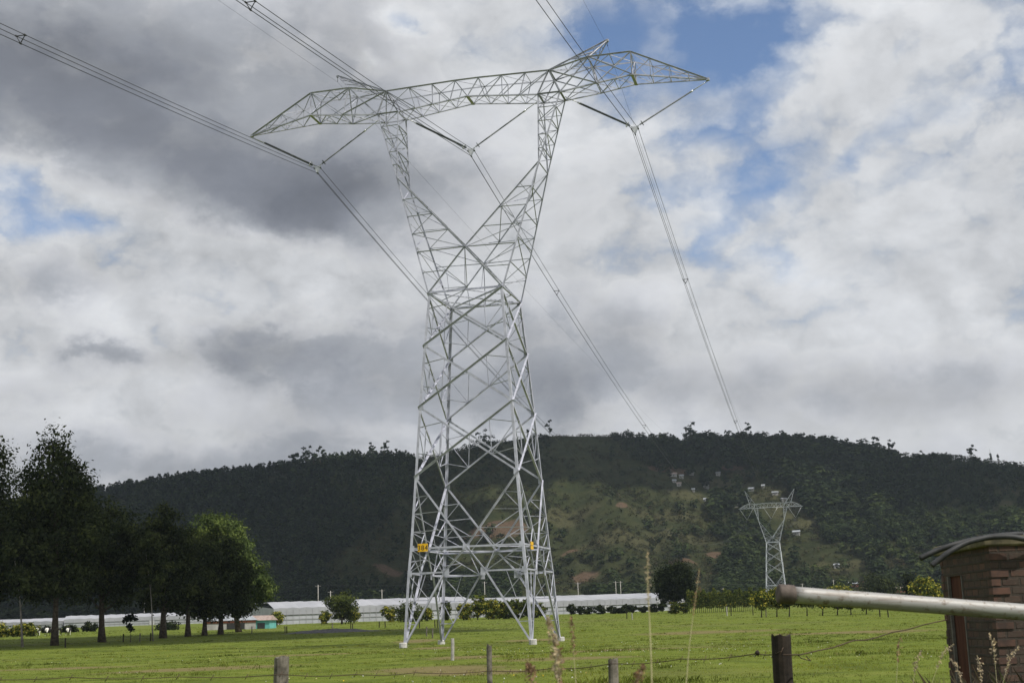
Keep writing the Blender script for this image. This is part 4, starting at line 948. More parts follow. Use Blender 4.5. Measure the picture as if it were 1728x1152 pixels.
tree('gum_tree', 'dark spreading tree on a leaning trunk with a long low branch', 172, 176, [(170, 870, 36, 34), (195, 890, 42, 38), (205, 935, 40, 42), (160, 930, 40, 46), (185, 975, 46, 34), (140, 965, 34, 40), (222, 965, 28, 30), (150, 1000, 26, 20), (200, 1004, 28, 18)], .40, 14000, .29, M_EUC, seed=4, group=G1)
tree('gum_tree', 'very slim dark tree on a pole-like stem in the grove', 258, 172, [(258, 955, 20, 40), (250, 915, 22, 34)], .085, 2600, .3, M_EUC, M_BARK_P, seed=5, group=G1)
tree('gum_tree', 'dark tree with rounded dome top next to the pole-like stem', 275, 190, [(276, 880, 26, 30), (262, 912, 28, 30), (296, 915, 30, 36), (275, 960, 40, 40), (250, 975, 22, 30), (305, 985, 26, 30), (262, 1008, 22, 20), (290, 1015, 20, 18)], .42, 13000, .29, M_EUC, seed=6, group=G1)
tree('gum_tree', 'dark tree with a trunk among crooked low branches', 317, 196, [(318, 930, 28, 34), (305, 970, 30, 34), (332, 985, 28, 32), (312, 1016, 24, 20)], .36, 9000, .29, M_EUC, seed=7, group=G1)
tree('gum_tree', 'dark bushy tree with branches down to the grass', 345, 200, [(348, 950, 30, 40), (340, 995, 32, 34), (362, 990, 28, 32), (350, 1025, 22, 18), (334, 1032, 18, 16)], .34, 10000, .29, M_EUC, seed=8, group=G1)
tree('gum_tree', 'dark tree standing right before the light green crown', 372, 203, [(378, 935, 32, 36), (372, 975, 34, 34), (398, 975, 26, 40), (385, 1010, 30, 24), (366, 1028, 24, 18), (402, 1022, 22, 20)], .36, 11500, .29, M_EUC, seed=9, group=G1)
tree('light_tree', 'light olive green tree with billowing crown lit from above', 403, 222, [(348, 893, 24, 22), (368, 884, 22, 20), (392, 900, 22, 22), (378, 915, 36, 28), (410, 932, 20, 26), (396, 955, 34, 36), (428, 975, 28, 26), (444, 990, 20, 20), (420, 1005, 26, 20), (398, 1020, 22, 18)], .40, 17000, .30, M_EUC_L, seed=10)
tree('young_tree', 'thin leafless-looking young tree in front of the white greenhouse', 220, 170, [(218, 1048, 13, 14), (222, 1042, 10, 10)], .05, 420, .24, M_ROUND, seed=11, shell=.1)
for i, (px, d, w_, h_, lab) in enumerate(((82, 300, 10, 8, 'small round dark shrub behind the thick reddish trunk'), (119, 300, 12, 9, 'round dark shrub between two trunks on the left'), (152, 300, 11, 13, 'round dark shrub left of the leaning trunk'), (283, 285, 19, 11, 'wide dark shrub at the foot of the dome topped tree'))):
    b = ground_at(px, d); _, yb = project(tuple(b)); tree('shrub', lab, px, d, [(px, yb-h_*.55, w_, h_*.6)], .06, 1300, .3, M_ROUND, seed=20+i, cat='shrub', group='dark shrubs by the left greenhouse')
def flower_bush(px, d, w_, h_, lab, mat=M_YEL, seed=0, n=2600, name='flowering_shrub', cat='shrub', group='yellow flowering shrubs', leaf=.24, stem=.10, top=.5):
    b = ground_at(px, d); _, yb = project(tuple(b)); r = random.Random(seed)
    L = [(px+r.uniform(-.4, .4)*w_, yb-h_*(.35+.4*t), w_*r.uniform(.5, .72), h_*r.uniform(.28, .4)) for t in (0, .3, .55, .85, 1.0)]
    return tree(name, lab, px, d, L, stem, n, leaf, mat, seed=seed, cat=cat, group=group, shell=.55, tint=(.25, .95))
flower_bush(4, 250, 26, 20, 'yellowish shrub at the left edge behind the grove', seed=40)
flower_bush(28, 250, 22, 18, 'yellowish shrub second from the left edge behind the grove', seed=41)
flower_bush(52, 250, 18, 22, 'yellowish shrub right of its two neighbours behind the slender pale stem', seed=42)
flower_bush(467, 296, 16, 22, 'round yellow topped shrub at the left end of the big greenhouse', seed=43)
flower_bush(549, 300, 11, 19, 'yellow shrub just left of the round topped tree', seed=44)
flower_bush(598, 300, 16, 24, 'yellow flowered shrub just right of the round topped tree', seed=45)
flower_bush(656, 300, 12, 24, 'yellow shrub left of the tree behind the pylon left foot', seed=46)
flower_bush(722, 296, 14, 21, 'yellow shrub seen between the left legs of the pylon', seed=47)
flower_bush(752, 300, 12, 30, 'thin green shrub behind the rear left leg of the pylon', M_OLIVE, seed=48)
tree('round_topped_tree', 'olive green tree with a flat round crown before the big greenhouse', 577, 292, [(576, 1013, 22, 11), (562, 1018, 14, 10), (590, 1020, 12, 11), (574, 1032, 16, 12), (585, 1040, 10, 10)], .22, 4200, .30, M_OLIVE, seed=12)
tree('olive_tree', 'olive tree behind the left front foot of the pylon', 692, 292, [(690, 1030, 20, 13), (680, 1040, 14, 12), (702, 1040, 14, 12)], .18, 2800, .30, M_OLIVE, seed=13)
tree('dark_round_tree', 'big dark oval tree alone at the end of the right greenhouse', 1137, 300, [(1137, 968, 24, 19), (1132, 985, 25, 22), (1146, 985, 22, 22), (1138, 998, 23, 14)], .30, 15000, .34, M_ROUND, seed=14, shell=.6)
for i, (px, w_, h_) in enumerate(((788, 18, 26), (806, 18, 38), (824, 18, 32), (842, 16, 30), (858, 16, 28), (874, 15, 30), (892, 15, 27), (908, 14, 22))):
    flower_bush(px, 288, w_, h_, 'shrub of the tall hedge behind the pylon, %s' % ['leftmost and lower', 'with the brightest yellow top', 'right of the brightest one', 'in its middle, half yellow', 'just right of its middle', 'behind the front right leg', 'between the right legs', 'rightmost and lowest'][i], M_YEL if i < 4 else M_HEDGE, seed=50+i, n=3000, group='shrubs of the tall hedge', leaf=.26)
for i, px in enumerate(range(965, 1135, 17)):
    flower_bush(px, 330, 11, 12 if i % 3 else 16, 'low dark shrub number %s in the row before the right greenhouse' % ['one from the pylon', 'two from the pylon', 'three from the pylon', 'four from the pylon', 'five from the pylon', 'six from the pylon', 'seven from the pylon', 'eight from the pylon', 'nine from the pylon', 'ten from the pylon'][i], M_ROUND, seed=70+i, n=900, group='low shrubs before the right greenhouse', leaf=.3)
flower_bush(1138, 285, 11, 18, 'round green bush left of its twin below the dark oval tree', M_HEDGE, seed=85, group='twin bushes', n=1600); flower_bush(1154, 285, 10, 18, 'round green bush right of its twin below the dark oval tree', M_HEDGE, seed=86, group='twin bushes', n=1600)
# clipped hedge on many thin stems
def hedge(label, px0, px1, d, h, seed):
    A, B = ground_at(px0, d), ground_at(px1, d+10); rng = np.random.default_rng(seed); root = empty('hedge', A); tag(root, label, 'hedge')
    u = B-A; n = 15000; t = rng.random(n); hh = h*(1+.10*np.sin(t*40)+.06*np.sin(t*93)); zz = hh*(.20+.80*rng.random(n)**.6)
    C = np.stack([u.x*t, u.y*t+rng.normal(0, .45, n), zz+u.z*t], 1); D = np.tile(np.array([0, -.6, .6]), (n, 1))
    link('foliage', mesh_np('foliage', leaf_quads(C, D, .26, rng), 4, rng.uniform(.2, .8, n)), M_HEDGE, root)
    mb = MB()
    for i in range(40): p = u*(i/39); mb.tube([p+Vector((0, 0, -.2)), p+Vector((.1, 0, h*.6))], .05, 5)
    mb.build('stems', M_BARK, root)['kind'] = 'stuff'
hedge('long clipped green hedge on thin stems left of the distant pylon', 1160, 1290, 285, 4.2, 91)
NTH = ['leftmost, flowering, beside the distant pylon foot', 'second from the left, under the rusty pipe collar', 'third from the left', 'fourth from the left', 'fifth from the left', 'sixth from the left', 'seventh from the left, with the thickest base', 'rightmost, shrunken']
for i, (px, hh) in enumerate(((1285, 44), (1311, 50), (1332, 44), (1362, 42), (1388, 40), (1413, 38), (1436, 38), (1462, 30))):
    d = 205; b = ground_at(px, d); _, yb = project(tuple(b))
    tree('hedge_tree', 'multi-stemmed hedge tree under the steel pipe, '+NTH[i], px, d, [(px, yb-hh*.78, 15, hh*.22), (px-9, yb-hh*.60, 12, hh*.18), (px+9, yb-hh*.62, 12, hh*.18), (px, yb-hh*.44, 11, hh*.14)], .10, 3000, .20, M_YEL if i in (0, 1, 4) else M_HEDGE, seed=110+i, group='hedge trees under the pipe', shell=.4)
flower_bush(1565, 250, 28, 50, 'big yellow green shrub left of the brick hut', M_YEL, seed=130, n=6500, group=None, leaf=.27, stem=.2)
flower_bush(1420, 300, 24, 40, 'yellow topped shrub showing above the steel pipe', M_YEL, seed=131, n=3000, group=None)
tree('cypress_tree', 'dark pointed cypress left of the big yellow green shrub', 1534, 330, [(1534, 975, 8, 14), (1533, 990, 10, 14), (1534, 1005, 11, 14)], .2, 2600, .32, M_ROUND, seed=15)
tree('gum_tree', 'dark bushy tree at the hill foot left of the cypress', 1480, 420, [(1478, 985, 22, 18), (1495, 992, 18, 16), (1465, 996, 16, 14)], .3, 3200, .45, M_EUC, seed=16)

# ---------------------------------------------------------------- animals, posts and small things of the pasture
def cow_mesh():
    mb = MB()
    def loft(secs, seg=12):
        rings = []; vs = []
        for (p, ry, rz, ax) in secs:
            for k in range(seg):
                t = 2*math.pi*k/seg
                if ax == 'x': vs.append((p[0], p[1]+ry*math.cos(t), p[2]+rz*math.sin(t)))
                else: vs.append((p[0]+ry*math.cos(t), p[1]+rz*math.sin(t), p[2]))
        n = len(secs); fs = [(i*seg+k, i*seg+(k+1) % seg, (i+1)*seg+(k+1) % seg, (i+1)*seg+k) for i in range(n-1) for k in range(seg)]
        fs += [tuple(range(seg))[::-1], tuple((n-1)*seg+k for k in range(seg))]; mb.add(vs, fs, True)
    loft([((-.85, 0, 1.12), .10, .12, 'x'), ((-.78, 0, 1.06), .26, .30, 'x'), ((-.5, 0, 1.0), .31, .37, 'x'), ((0, 0, .96), .35, .40, 'x'), ((.4, 0, .98), .32, .39, 'x'), ((.68, 0, 1.05), .24, .33, 'x'), ((.9, 0, 1.14), .15, .22, 'x'), ((1.1, 0, 1.22), .12, .17, 'x'), ((1.22, 0, 1.24), .13, .15, 'x'), ((1.42, 0, 1.12), .10, .11, 'x'), ((1.55, 0, 1.05), .08, .08, 'x')])
    for x in (-.62, .52):
        for y in (-.19, .19):
            o = -.05 if x < 0 else .0
            loft([((x, y, .95), .15 if x < 0 else .12, .10, 'z'), ((x+o*.4, y, .62), .085, .07, 'z'), ((x+o*1.4, y, .45), .06, .05, 'z'), ((x+o, y, .12), .045, .045, 'z'), ((x+o+.02, y, .0), .06, .06, 'z')], 8)
    for s in (-1, 1): loft([((1.16, s*.12, 1.33), .03, .02, 'z'), ((1.15, s*.2, 1.34), .05, .05, 'z'), ((1.15, s*.27, 1.31), .02, .02, 'z')], 6)
    mb.tube([(-.86, 0, 1.2), (-.93, 0, .9), (-.92, 0, .5)], [.03, .02, .035], 6)
    return mb
m_cow, t_ = material('black and white hide'); f_, _ = t_.noise(t_.n('ShaderNodeTexCoord').outputs['Object'], 1.3, 1, .4); principled(t_, t_.ramp(f_, [(.50, (.012, .011, .011)), (.53, (.72, .70, .66))]), .8)
c0 = None
for i, (px, d, rz, sc_, lab) in enumerate(((30, 255, .3, 1, 'mostly black cow grazing left of the thin pale stem'), (58, 250, 2.6, 1.05, 'black cow grazing just right of the thin pale stem'), (62, 262, .9, .9, 'cow standing behind the one right of the pale stem'), (82, 250, 1.2, 1.05, 'white and black cow just left of the thick reddish trunk'), (101, 250, -1.2, 1.0, 'white cow just right of the thick reddish trunk'), (115, 252, 1.5, .95, 'small white cow farthest right in the herd'))):
    if c0 is None: c0 = cow_mesh().build('cow', m_cow); o = c0
    else: o = c0.copy(); o.data = c0.data; COL.objects.link(o)
    o.location = ground_at(px, d); o.rotation_euler = (0, 0, rz); o.scale = (sc_,)*3; tag(o, lab, 'cow', 'cows grazing beyond the grove')
def post_mesh(r, h, top=.01, seed=0, square=False):
    mb = MB(); rng = random.Random(seed); n = 5 if square else 14; k = 7; vs = []
    for j in range(k):
        zz = -.5+(h+.5)*j/(k-1)
        for i in range(n):
            a = 2*math.pi*i/n; q = r*(1+.05*math.sin(a*3+seed)+rng.uniform(-.02, .02))*(1-.03*j/k); vs.append((q*math.cos(a)+.012*math.sin(j+seed), q*math.sin(a), zz+(rng.uniform(-top, top) if j == k-1 else 0)))
    mb.add(vs, [(j*n+i, j*n+(i+1) % n, (j+1)*n+(i+1) % n, (j+1)*n+i) for j in range(k-1) for i in range(n)]+[tuple((k-1)*n+i for i in range(n))]); return mb
FAR_POSTS = [(110, 150, 'first short dark post of the far fence, right of the thick trunk', 1.0, M_POSTD), (208, 172, 'dark stub post left of the thin young tree', 1.0, M_POSTD), (236, 172, 'short post right of the thin young tree', 1.0, M_POSTW), (254, 172, 'short post next to the pole-like stem', 1.0, M_POSTD), (425, 205, 'lone thin post right of the grove', 1.0, M_POSTW), (481, 200, 'left post of a close pair near the round yellow shrub', .95, M_POSTW), (484, 198, 'right post of a close pair near the round yellow shrub', .95, M_POSTD),
             (561, 215, 'thin post standing by the dark gravel heap', 1.1, M_POSTW), (592, 216, 'left dark post of a pair beyond the gravel heap', .9, M_POSTD), (595, 214, 'right dark post of a pair beyond the gravel heap', .9, M_POSTD), (640, 222, 'thin dark post left of the pylon, nearer the round tree', 1.0, M_POSTD), (650, 222, 'thin dark post left of the pylon, nearer the leg', 1.0, M_POSTD), (708, 205, 'stout dark post seen between the left legs', 1.1, M_POSTD), (734, 205, 'dark post beside the rear left leg', 1.1, M_POSTD), (738, 203, 'dark post touching the rear left leg', 1.1, M_POSTD),
             (720, 150, 'thin wire stake in the pasture between the left legs', 1.0, M_POSTW), (730, 140, 'second thin wire stake between the left legs', 1.0, M_POSTW), (1058, 235, 'short dark post in the pasture under the pale tall grass stem', 1.2, M_POSTD), (1067, 225, 'pale stub post next to the short dark post', 1.0, M_POSTC), (1227, 235, 'white concrete post in front of the clipped hedge', 1.55, M_POSTC), (1234, 235, 'dark post beside the white concrete post', 1.5, M_POSTD), (1271, 232, 'dark thin post right of the white concrete post', 1.6, M_POSTD), (1293, 210, 'thin short post before the second hedge tree', 1.1, M_POSTW), (1485, 180, 'thin post under the steel pipe', 1.2, M_POSTD), (1499, 175, 'short thin post right under the steel pipe', 1.0, M_POSTD)]
for i, (px, d, lab, h, mt) in enumerate(FAR_POSTS):
    o = post_mesh(.075 if mt is not M_POSTC else .10, h, seed=i).build('fence_post', mt); o.location = ground_at(px, d); tag(o, lab, 'fence post', 'posts of the far fences')
p = ground_at(560, 192); mb = MB(); vs = []; fs = []; n = 26; m = 10; rr_ = random.Random(5)
for j in range(m+1):
    for i in range(n): a = 2*math.pi*i/n; q = 1-j/m; vs.append((p.x+7.8*q*math.cos(a)*(1+.1*math.sin(3*a)), p.y+3.5*q*math.sin(a), p.z-.15+(.55*(1-q**2.0))*(1+.16*math.sin(a*5+j))+rr_.uniform(-.05, .05)))
for j in range(m):
    for i in range(n): fs.append((j*n+i, j*n+(i+1) % n, (j+1)*n+(i+1) % n, (j+1)*n+i))
mb.add(vs, fs, True); tag(mb.build('gravel_heap', M_HEAP), 'low dark grey gravel heap in the middle of the pasture', 'gravel heap', kind='stuff')

# ---------------------------------------------------------------- foreground fence, pipe and hut
def near_post(px, py_top, wpx, d, mat, lab, seed, name='fence_post', group='posts of the near barbed fence'):
    t = at(px, py_top, d); g = gz(t.x, t.y); o = post_mesh(wpx*.5*d/F, t.z-g, .02, seed).build(name, mat); o.location = (t.x, t.y, g); o.rotation_euler = (.02*math.sin(seed*2.1), .012*math.cos(seed*1.3), seed); tag(o, lab, 'fence post', group); return t
near_post(474, 1108, 25, 15.5, M_POSTW, 'grey weathered wooden post at the bottom left', 3)
near_post(828, 1088, 9, 16.5, M_POSTW, 'slim grey post at the bottom under the pylon', 4)
near_post(1031, 1112, 17, 14.5, M_POSTW, 'short grey post with a notched top right of the pylon feet', 5)
near_post(1319, 1071, 33, 11.5, M_POSTD, 'thick almost black post nearest to the hut', 6)
b = ground_at(764, 62); o = post_mesh(.075, .95, .01, 9).build('marker_stake', M_POSTC); o.location = b; tag(o, 'pale marker stake in the grass before the pylon', 'stake')
WP = [(-60, 1144, 15.2), (120, 1142, 15.2), (300, 1141, 15.3), (474, 1137, 15.3), (600, 1137, 15.6), (700, 1134, 16), (828, 1131, 16.4), (930, 1127, 15.2), (1031, 1119, 14.4), (1150, 1111, 13.2), (1276, 1102, 12), (1319, 1098, 11.3)]
mb = MB(); pts = [at(*q) for q in WP]; den_ = []
for a, c in zip(pts, pts[1:]):
    for k in range(6): den_.append(a.lerp(c, k/6)-Vector((0, 0, .02*math.sin(math.pi*k/6))))
den_.append(pts[-1]); mb.tube(den_, .0042, 5)
for i, q in enumerate(den_[::2]):
    dx = Vector((.018, .01, .03)); mb.tube([q-dx, q+dx], .0025, 4); mb.tube([q+Vector((.012, 0, .028)), q-Vector((.012, 0, .028))], .0025, 4)
tag(mb.build('barbed_wire', M_RUST), 'taut barbed wire running along the bottom through the near posts', 'barbed wire')
WQ = [(1322, 1104, 11.2), (1350, 1104, 11.3), (1380, 1097, 11.6), (1405, 1092, 12), (1440, 1080, 12.4), (1462, 1079, 12.6), (1482, 1074, 12.8), (1505, 1066, 13), (1530, 1062, 13.1), (1560, 1053, 13.2), (1598, 1045, 13.3)]
mb = MB(); mb.tube([at(*q) for q in WQ], .0055, 5); mb.tube([at(1345, 1103, 11.3), at(1352, 1110, 11.3), at(1368, 1114, 11.4), at(1360, 1106, 11.4)], .004, 5)
tag(mb.build('barbed_wire', M_RUST), 'slack rusty wire rising from the black post to the brick hut', 'barbed wire')
mb = MB(); q = at(1278, 1101, 11.9); mb.tube([q-Vector((.018, 0, 0)), q-Vector((.010, 0, 0)), q+Vector((.010, 0, 0)), q+Vector((.018, 0, 0))], [.010, .021, .021, .010], 12); tag(mb.build('wire_insulator', M_POSTD), 'small dark round insulator on the wire left of the black post', 'insulator')
# steel pipe used as a road barrier, carried by a post beyond the right edge
PA, PB = at(1312, 1001, 8.6), at(2150, 1064, 9.0)
dp = (PB-PA).normalized(); root = empty('pipe_barrier', PA); tag(root, 'long horizontal worn steel pipe with a rusty collar crossing in front of the hut', 'pipe')
root.rotation_mode = 'QUATERNION'; root.rotation_quaternion = Vector((1, 0, 0)).rotation_difference(dp)
Lp = (PB-PA).length; mb = MB(); nseg = 40; pts = [(.10+(Lp-.1)*i/nseg, .004*math.sin(i*.7)*.12, .0005*math.cos(i*1.1)) for i in range(nseg+1)]
mb.tube(pts, .051, 32); mb.build('pipe', M_PIPE, root)
mb = MB(); mb.tube([(0, 0, 0), (.006, 0, 0), (.012, 0, 0), (.05, 0, 0), (.055, 0, 0), (.062, 0, 0), (.098, 0, 0), (.102, 0, 0), (.106, 0, 0)], [.045, .056, .0595, .0595, .0575, .0595, .0595, .058, .051], 32); mb.build('collar', M_CAP, root)
pw = PB; g = gz(pw.x, pw.y); mb = MB(); mb.tube([pw-PA+Vector((0, 0, -(pw.z-g)-.3)), pw-PA+Vector((0, 0, .25))], .07, 14); o = mb.build('support_post', M_POSTC, root); o.rotation_mode = 'QUATERNION'; o.rotation_quaternion = root.rotation_quaternion.inverted()
# small brick hut with a mossy concrete slab
HC = at(1676, 1000, 13.2)                       # its near corner
gh = gz(HC.x, HC.y); top = at(1676, 921, 13.2).z
lt = at(1592, 1000, 14.7); rt = at(1860, 1000, 12.75)
u1 = Vector((lt.x-HC.x, lt.y-HC.y, 0)); u2 = Vector((rt.x-HC.x, rt.y-HC.y, 0))
u1n = u1.normalized(); W1 = u1.length; u2 = (u2-u1n*u2.dot(u1n)).normalized(); W2 = 1.5
hut = empty('brick_hut', (HC.x, HC.y, gh)); tag(hut, 'small dark brick hut with a mossy concrete roof slab at the right edge', 'hut')
Hh = top-gh
def uv_wall(name, quads, mat, parent, extra=None):
    me = bpy.data.meshes.new(name); vs = []; fs = []; uvs = []
    for q, uv in quads:
        b_ = len(vs); vs += [tuple(v) for v in q]; fs.append(tuple(range(b_, b_+len(q)))); uvs += uv
    if extra: b_ = len(vs); vs += extra.v; fs += [tuple(i+b_ for i in f) for f in extra.f]
    me.from_pydata(vs, [], fs); l = me.uv_layers.new(name='UVMap')
    for i, c_ in enumerate(uvs[:len(l.data)]): l.data[i].uv = c_
    me.update(); o = link(name, me, mat, parent)
    for p_ in list(me.polygons)[len(quads):]: p_.material_index = 1
    return o
Z = Vector((0, 0, 1)); O = Vector((0, 0, 0))
d0, d1 = W1*.56, W1*.87; dh = at(1610, 972, 14.4).z-gh        # doorway in the left wall
def wq(o, u, a, b_, z0, z1, su=0.0): return ([o+u*a+Z*z0, o+u*b_+Z*z0, o+u*b_+Z*z1, o+u*a+Z*z1], [(a+su, z0), (b_+su, z0), (b_+su, z1), (a+su, z1)])
qs = [wq(O, u2, 0, W2, -.3, Hh), wq(O, u1n, 0, d0, -.3, Hh, .11), wq(O, u1n, d1, W1, -.3, Hh, .11), wq(O, u1n, d0, d1, dh, Hh, .11), wq(u1n*W1, u2, 0, W2, -.3, Hh), wq(u2*W2, u1n, 0, W1, -.3, Hh)]
inn = u2*.10; qs += [([u1n*d0+Z*-.3, u1n*d0+inn+Z*-.3, u1n*d0+inn+Z*dh, u1n*d0+Z*dh], [(0, -.3), (.1, -.3), (.1, dh), (0, dh)]), ([u1n*d1+Z*-.3, u1n*d1+inn+Z*-.3, u1n*d1+inn+Z*dh, u1n*d1+Z*dh], [(0, -.3), (.1, -.3), (.1, dh), (0, dh)]), ([u1n*d0+Z*dh, u1n*d0+inn+Z*dh, u1n*d1+inn+Z*dh, u1n*d1+Z*dh], [(0, 0), (.1, 0), (.1, .2), (0, .2)])]
# bricks standing proud at the corner and along the far left edge give the wall its uneven outline
mb = MB(); rr_ = random.Random(3)
n_c = int(Hh/.080)
for i in range(n_c):
    zc_ = i*.080+.040
    if rr_.random() < .8:
        c_ = u1n*(W1-.03+rr_.uniform(-.006, .012))+u2*.06+Z*zc_; M_ = Matrix((u1n, u2, Z)).transposed(); mb.box(c_, (.085, .135, .062), M_)
    if rr_.random() < .75:
        c_ = u2*(.08 if i % 2 else .04)+u1n*(.05-rr_.uniform(.0, .008))*1.0+Z*zc_; M_ = Matrix((u1n, u2, Z)).transposed(); mb.box(c_-u2*rr_.uniform(0, .008), (.11, .165 if i % 2 else .085, .060), M_)
uv_wall('wall', qs, [M_BRICK, noisy('single bricks', (.045, .034, .029), (.125, .068, .050), 5.0, .95, 0, .6, .008)], hut, mb)
mb = MB(); wdr = d1-d0; a = u1n*d0+u2*.022; nc = 7
prof = []
for i in range(nc*2+1): prof.append(a+u1n*(wdr*i/(nc*2))+u2*(.010 if i % 2 else -.006))
vs = [p_+Z*-.3 for p_ in prof]+[p_+Z*dh for p_ in prof]; n = len(prof); mb.add(vs, [(i, i+1, n+i+1, n+i) for i in range(n-1)]); mb.build('door', M_DOOR, hut)
mb = MB()
for aa in (d0, d1-.025): mb.slab(u1n*aa+u2*-.012+Z*-.3, u1n*aa+u2*-.012+Z*dh, u1n*.025, u2*.03)
mb.build('door_frame', noisy('grey door frame', (.09, .085, .075), (.17, .16, .14), 8.0, .8), hut)
mb = MB(); e = .06; th = .095; zs = Hh
mb.slab(-u1n*.02-u2*e+Z*zs, u1n*(W1+e)-u2*e+Z*(zs-.02), u2*(W2+2*e), Z*th); rs = mb.build('roof_slab', M_SLAB, hut)
bv = rs.modifiers.new('bevel', 'BEVEL'); bv.width = .018; bv.segments = 2
mb = MB(); rr_ = random.Random(8)
for i in range(4):
    c_ = u1n*(W1*(.15-.1*i))+u2*(.2+.25*i)+Z*(Hh+th+.012); mb.box(c_, (.14, .18, .02), Matrix.Rotation(rr_.uniform(0, 3), 3, 'Z'))
mb.build('loose_sheet', M_ZINC, hut)
for i, (P_, r_, lab) in enumerate((([(1552, 942, 13.3), (1580, 929, 13.3), (1615, 917, 13.3), (1655, 908, 13.4), (1690, 903, 13.5), (1728, 901, 13.6), (1790, 903, 13.8), (1850, 915, 14)], .027, 'black hose with its cut end sticking out farthest from the hut roof'), ([(1572, 954, 13.0), (1586, 943, 13.0), (1605, 929, 13.0), (1632, 915, 13.05), (1665, 907, 13.1), (1700, 905, 13.1), (1728, 909, 13.1), (1780, 921, 13.2), (1840, 945, 13.3)], .026, 'black hose lying in front of the other and curving lower over the hut roof'))):
    mb = MB(); cp = [at(*q) for q in P_]; pts = []
    for j in range(len(cp)-1):
        p0, p1, p2, p3 = cp[max(j-1, 0)], cp[j], cp[j+1], cp[min(j+2, len(cp)-1)]
        for k in range(6):
            t = k/6; pts.append(.5*((2*p1)+(p2-p0)*t+(2*p0-5*p1+4*p2-p3)*t*t+(3*p1-p0-3*p2+p3)*t**3))
    pts.append(cp[-1]); mb.tube(pts, r_, 14); tag(mb.build('hose', M_HOSE), lab, 'hose', 'hoses on the hut roof')

# ---------------------------------------------------------------- grass, flowers and tall stems
def blades(n, rlo, rhi, alo, ahi, hmin, hmax, wd, power, bend=.5, per=5, spread=.06, dens=None):
    u = RNG.random(n); r = (rlo**(2-power)+u*(rhi**(2-power)-rlo**(2-power)))**(1/(2-power)) if power != 2 else rlo*(rhi/rlo)**u
    a = RNG.uniform(alo, ahi, n); x, y = r*np.sin(a), r*np.cos(a)
    if dens is not None:
        k = RNG.random(n) < dens(x, y); x, y, r = x[k], y[k], r[k]; n = len(x)
    clump = .55+.9*np.clip((fbm(x/2.2, y/2.2, 3, 71)-.35)*2.2, 0, 1)
    x = np.repeat(x, per)+RNG.normal(0, spread, n*per); y = np.repeat(y, per)+RNG.normal(0, spread, n*per); z = ground_z(x, y)-.02; m = n*per
    h = np.repeat(clump, per)*RNG.uniform(hmin, hmax, m); th = RNG.uniform(0, 2*math.pi, m); b = RNG.uniform(.1, bend, m)*h; w_ = wd*RNG.uniform(.6, 1.4, m)*np.repeat(np.maximum(1, r/45), per)
    dx, dy = np.cos(th), np.sin(th)
    B = np.stack([x, y, z], 1); S = np.stack([-dy*w_, dx*w_, np.zeros(m)], 1); T = B+np.stack([dx*b, dy*b, h], 1); Md = B+np.stack([dx*b*.35, dy*b*.35, h*.55], 1)
    V = np.stack([B-S, B+S, Md+S*.7, T, Md-S*.7], 1)
    tn = np.clip(np.repeat(.46+1.9*(fbm(x[::per]/4.5, y[::per]/4.5, 4, 61)-.47)+1.3*(fbm(x[::per]/30, y[::per]/30, 3, 62)-.47), per)+RNG.normal(0, .12, m), 0, 1)
    return V.reshape(-1, 3), tn
DRYP = [(*ground_at(px, d).xy, ra, rb) for (px, d, ra, rb) in DRY]
def not_dry(x, y):
    k = np.ones(len(x))
    for bx, by, ra, rb in DRYP: k = np.minimum(k, np.clip(((x-bx)/ra)**2+((y-by)/rb)**2-.1, .15, 1))
    return k
V1, t1 = blades(80000, 26, 330, -.42, .42, .035, .105, .0065, 1.55, dens=not_dry)
V2, t2 = blades(16000, 30, 330, -.40, .40, 0.09, .20, .007, 1.4, .8, 9, .12, lambda x, y: (fbm(x/5, y/5, 3, 81) > .56)*1.0)
gr = link('grass', mesh_np('grass', np.concatenate([V1, V2]), 5, np.concatenate([t1, t2])), M_GRASS); tag(gr, 'short green pasture grass with darker tufts', 'grass', kind='stuff')
V3, t3 = blades(520, 8.5, 12.6, .215, .40, .74, 1.05, .0013, 1.0, .7, 5, .14, lambda x, y: np.clip((x/y-.20)*8, .08, 1))
dg_ = link('dry_grass', mesh_np('dry_grass', V3, 5, t3), M_DRY); tag(dg_, 'dry brown grass growing around the foot of the hut', 'grass', kind='stuff')
n = 2000; r = np.sqrt(RNG.uniform(34**2, 100**2, n)); a = RNG.uniform(-.36, .40, n); x, y = r*np.sin(a), r*np.cos(a)
k = RNG.random(n) < np.clip((fbm(x/9, y/9, 3, 91)-.42)*5, 0.02, 1)*np.where(x > -8, 1, .2); x, y, r = x[k], y[k], r[k]; n = len(x)
C = np.stack([x, y, ground_z(x, y)+RNG.uniform(.10, .24, n)], 1)
Qa = leaf_quads(C, np.tile(np.array([0, -.5, .6]), (n, 1)), .038, RNG, 1.1); Qb = leaf_quads(C, np.tile(np.array([.6, -.6, .1]), (n, 1)), .036, RNG, 1.1)
fl_ = link('wildflowers', mesh_np('wildflowers', np.concatenate([Qa, Qb]), 4, np.full(2*n, .5)), M_FLOWER); tag(fl_, 'tiny white and yellow flowers sprinkled in the pasture grass', 'flowers', kind='stuff')
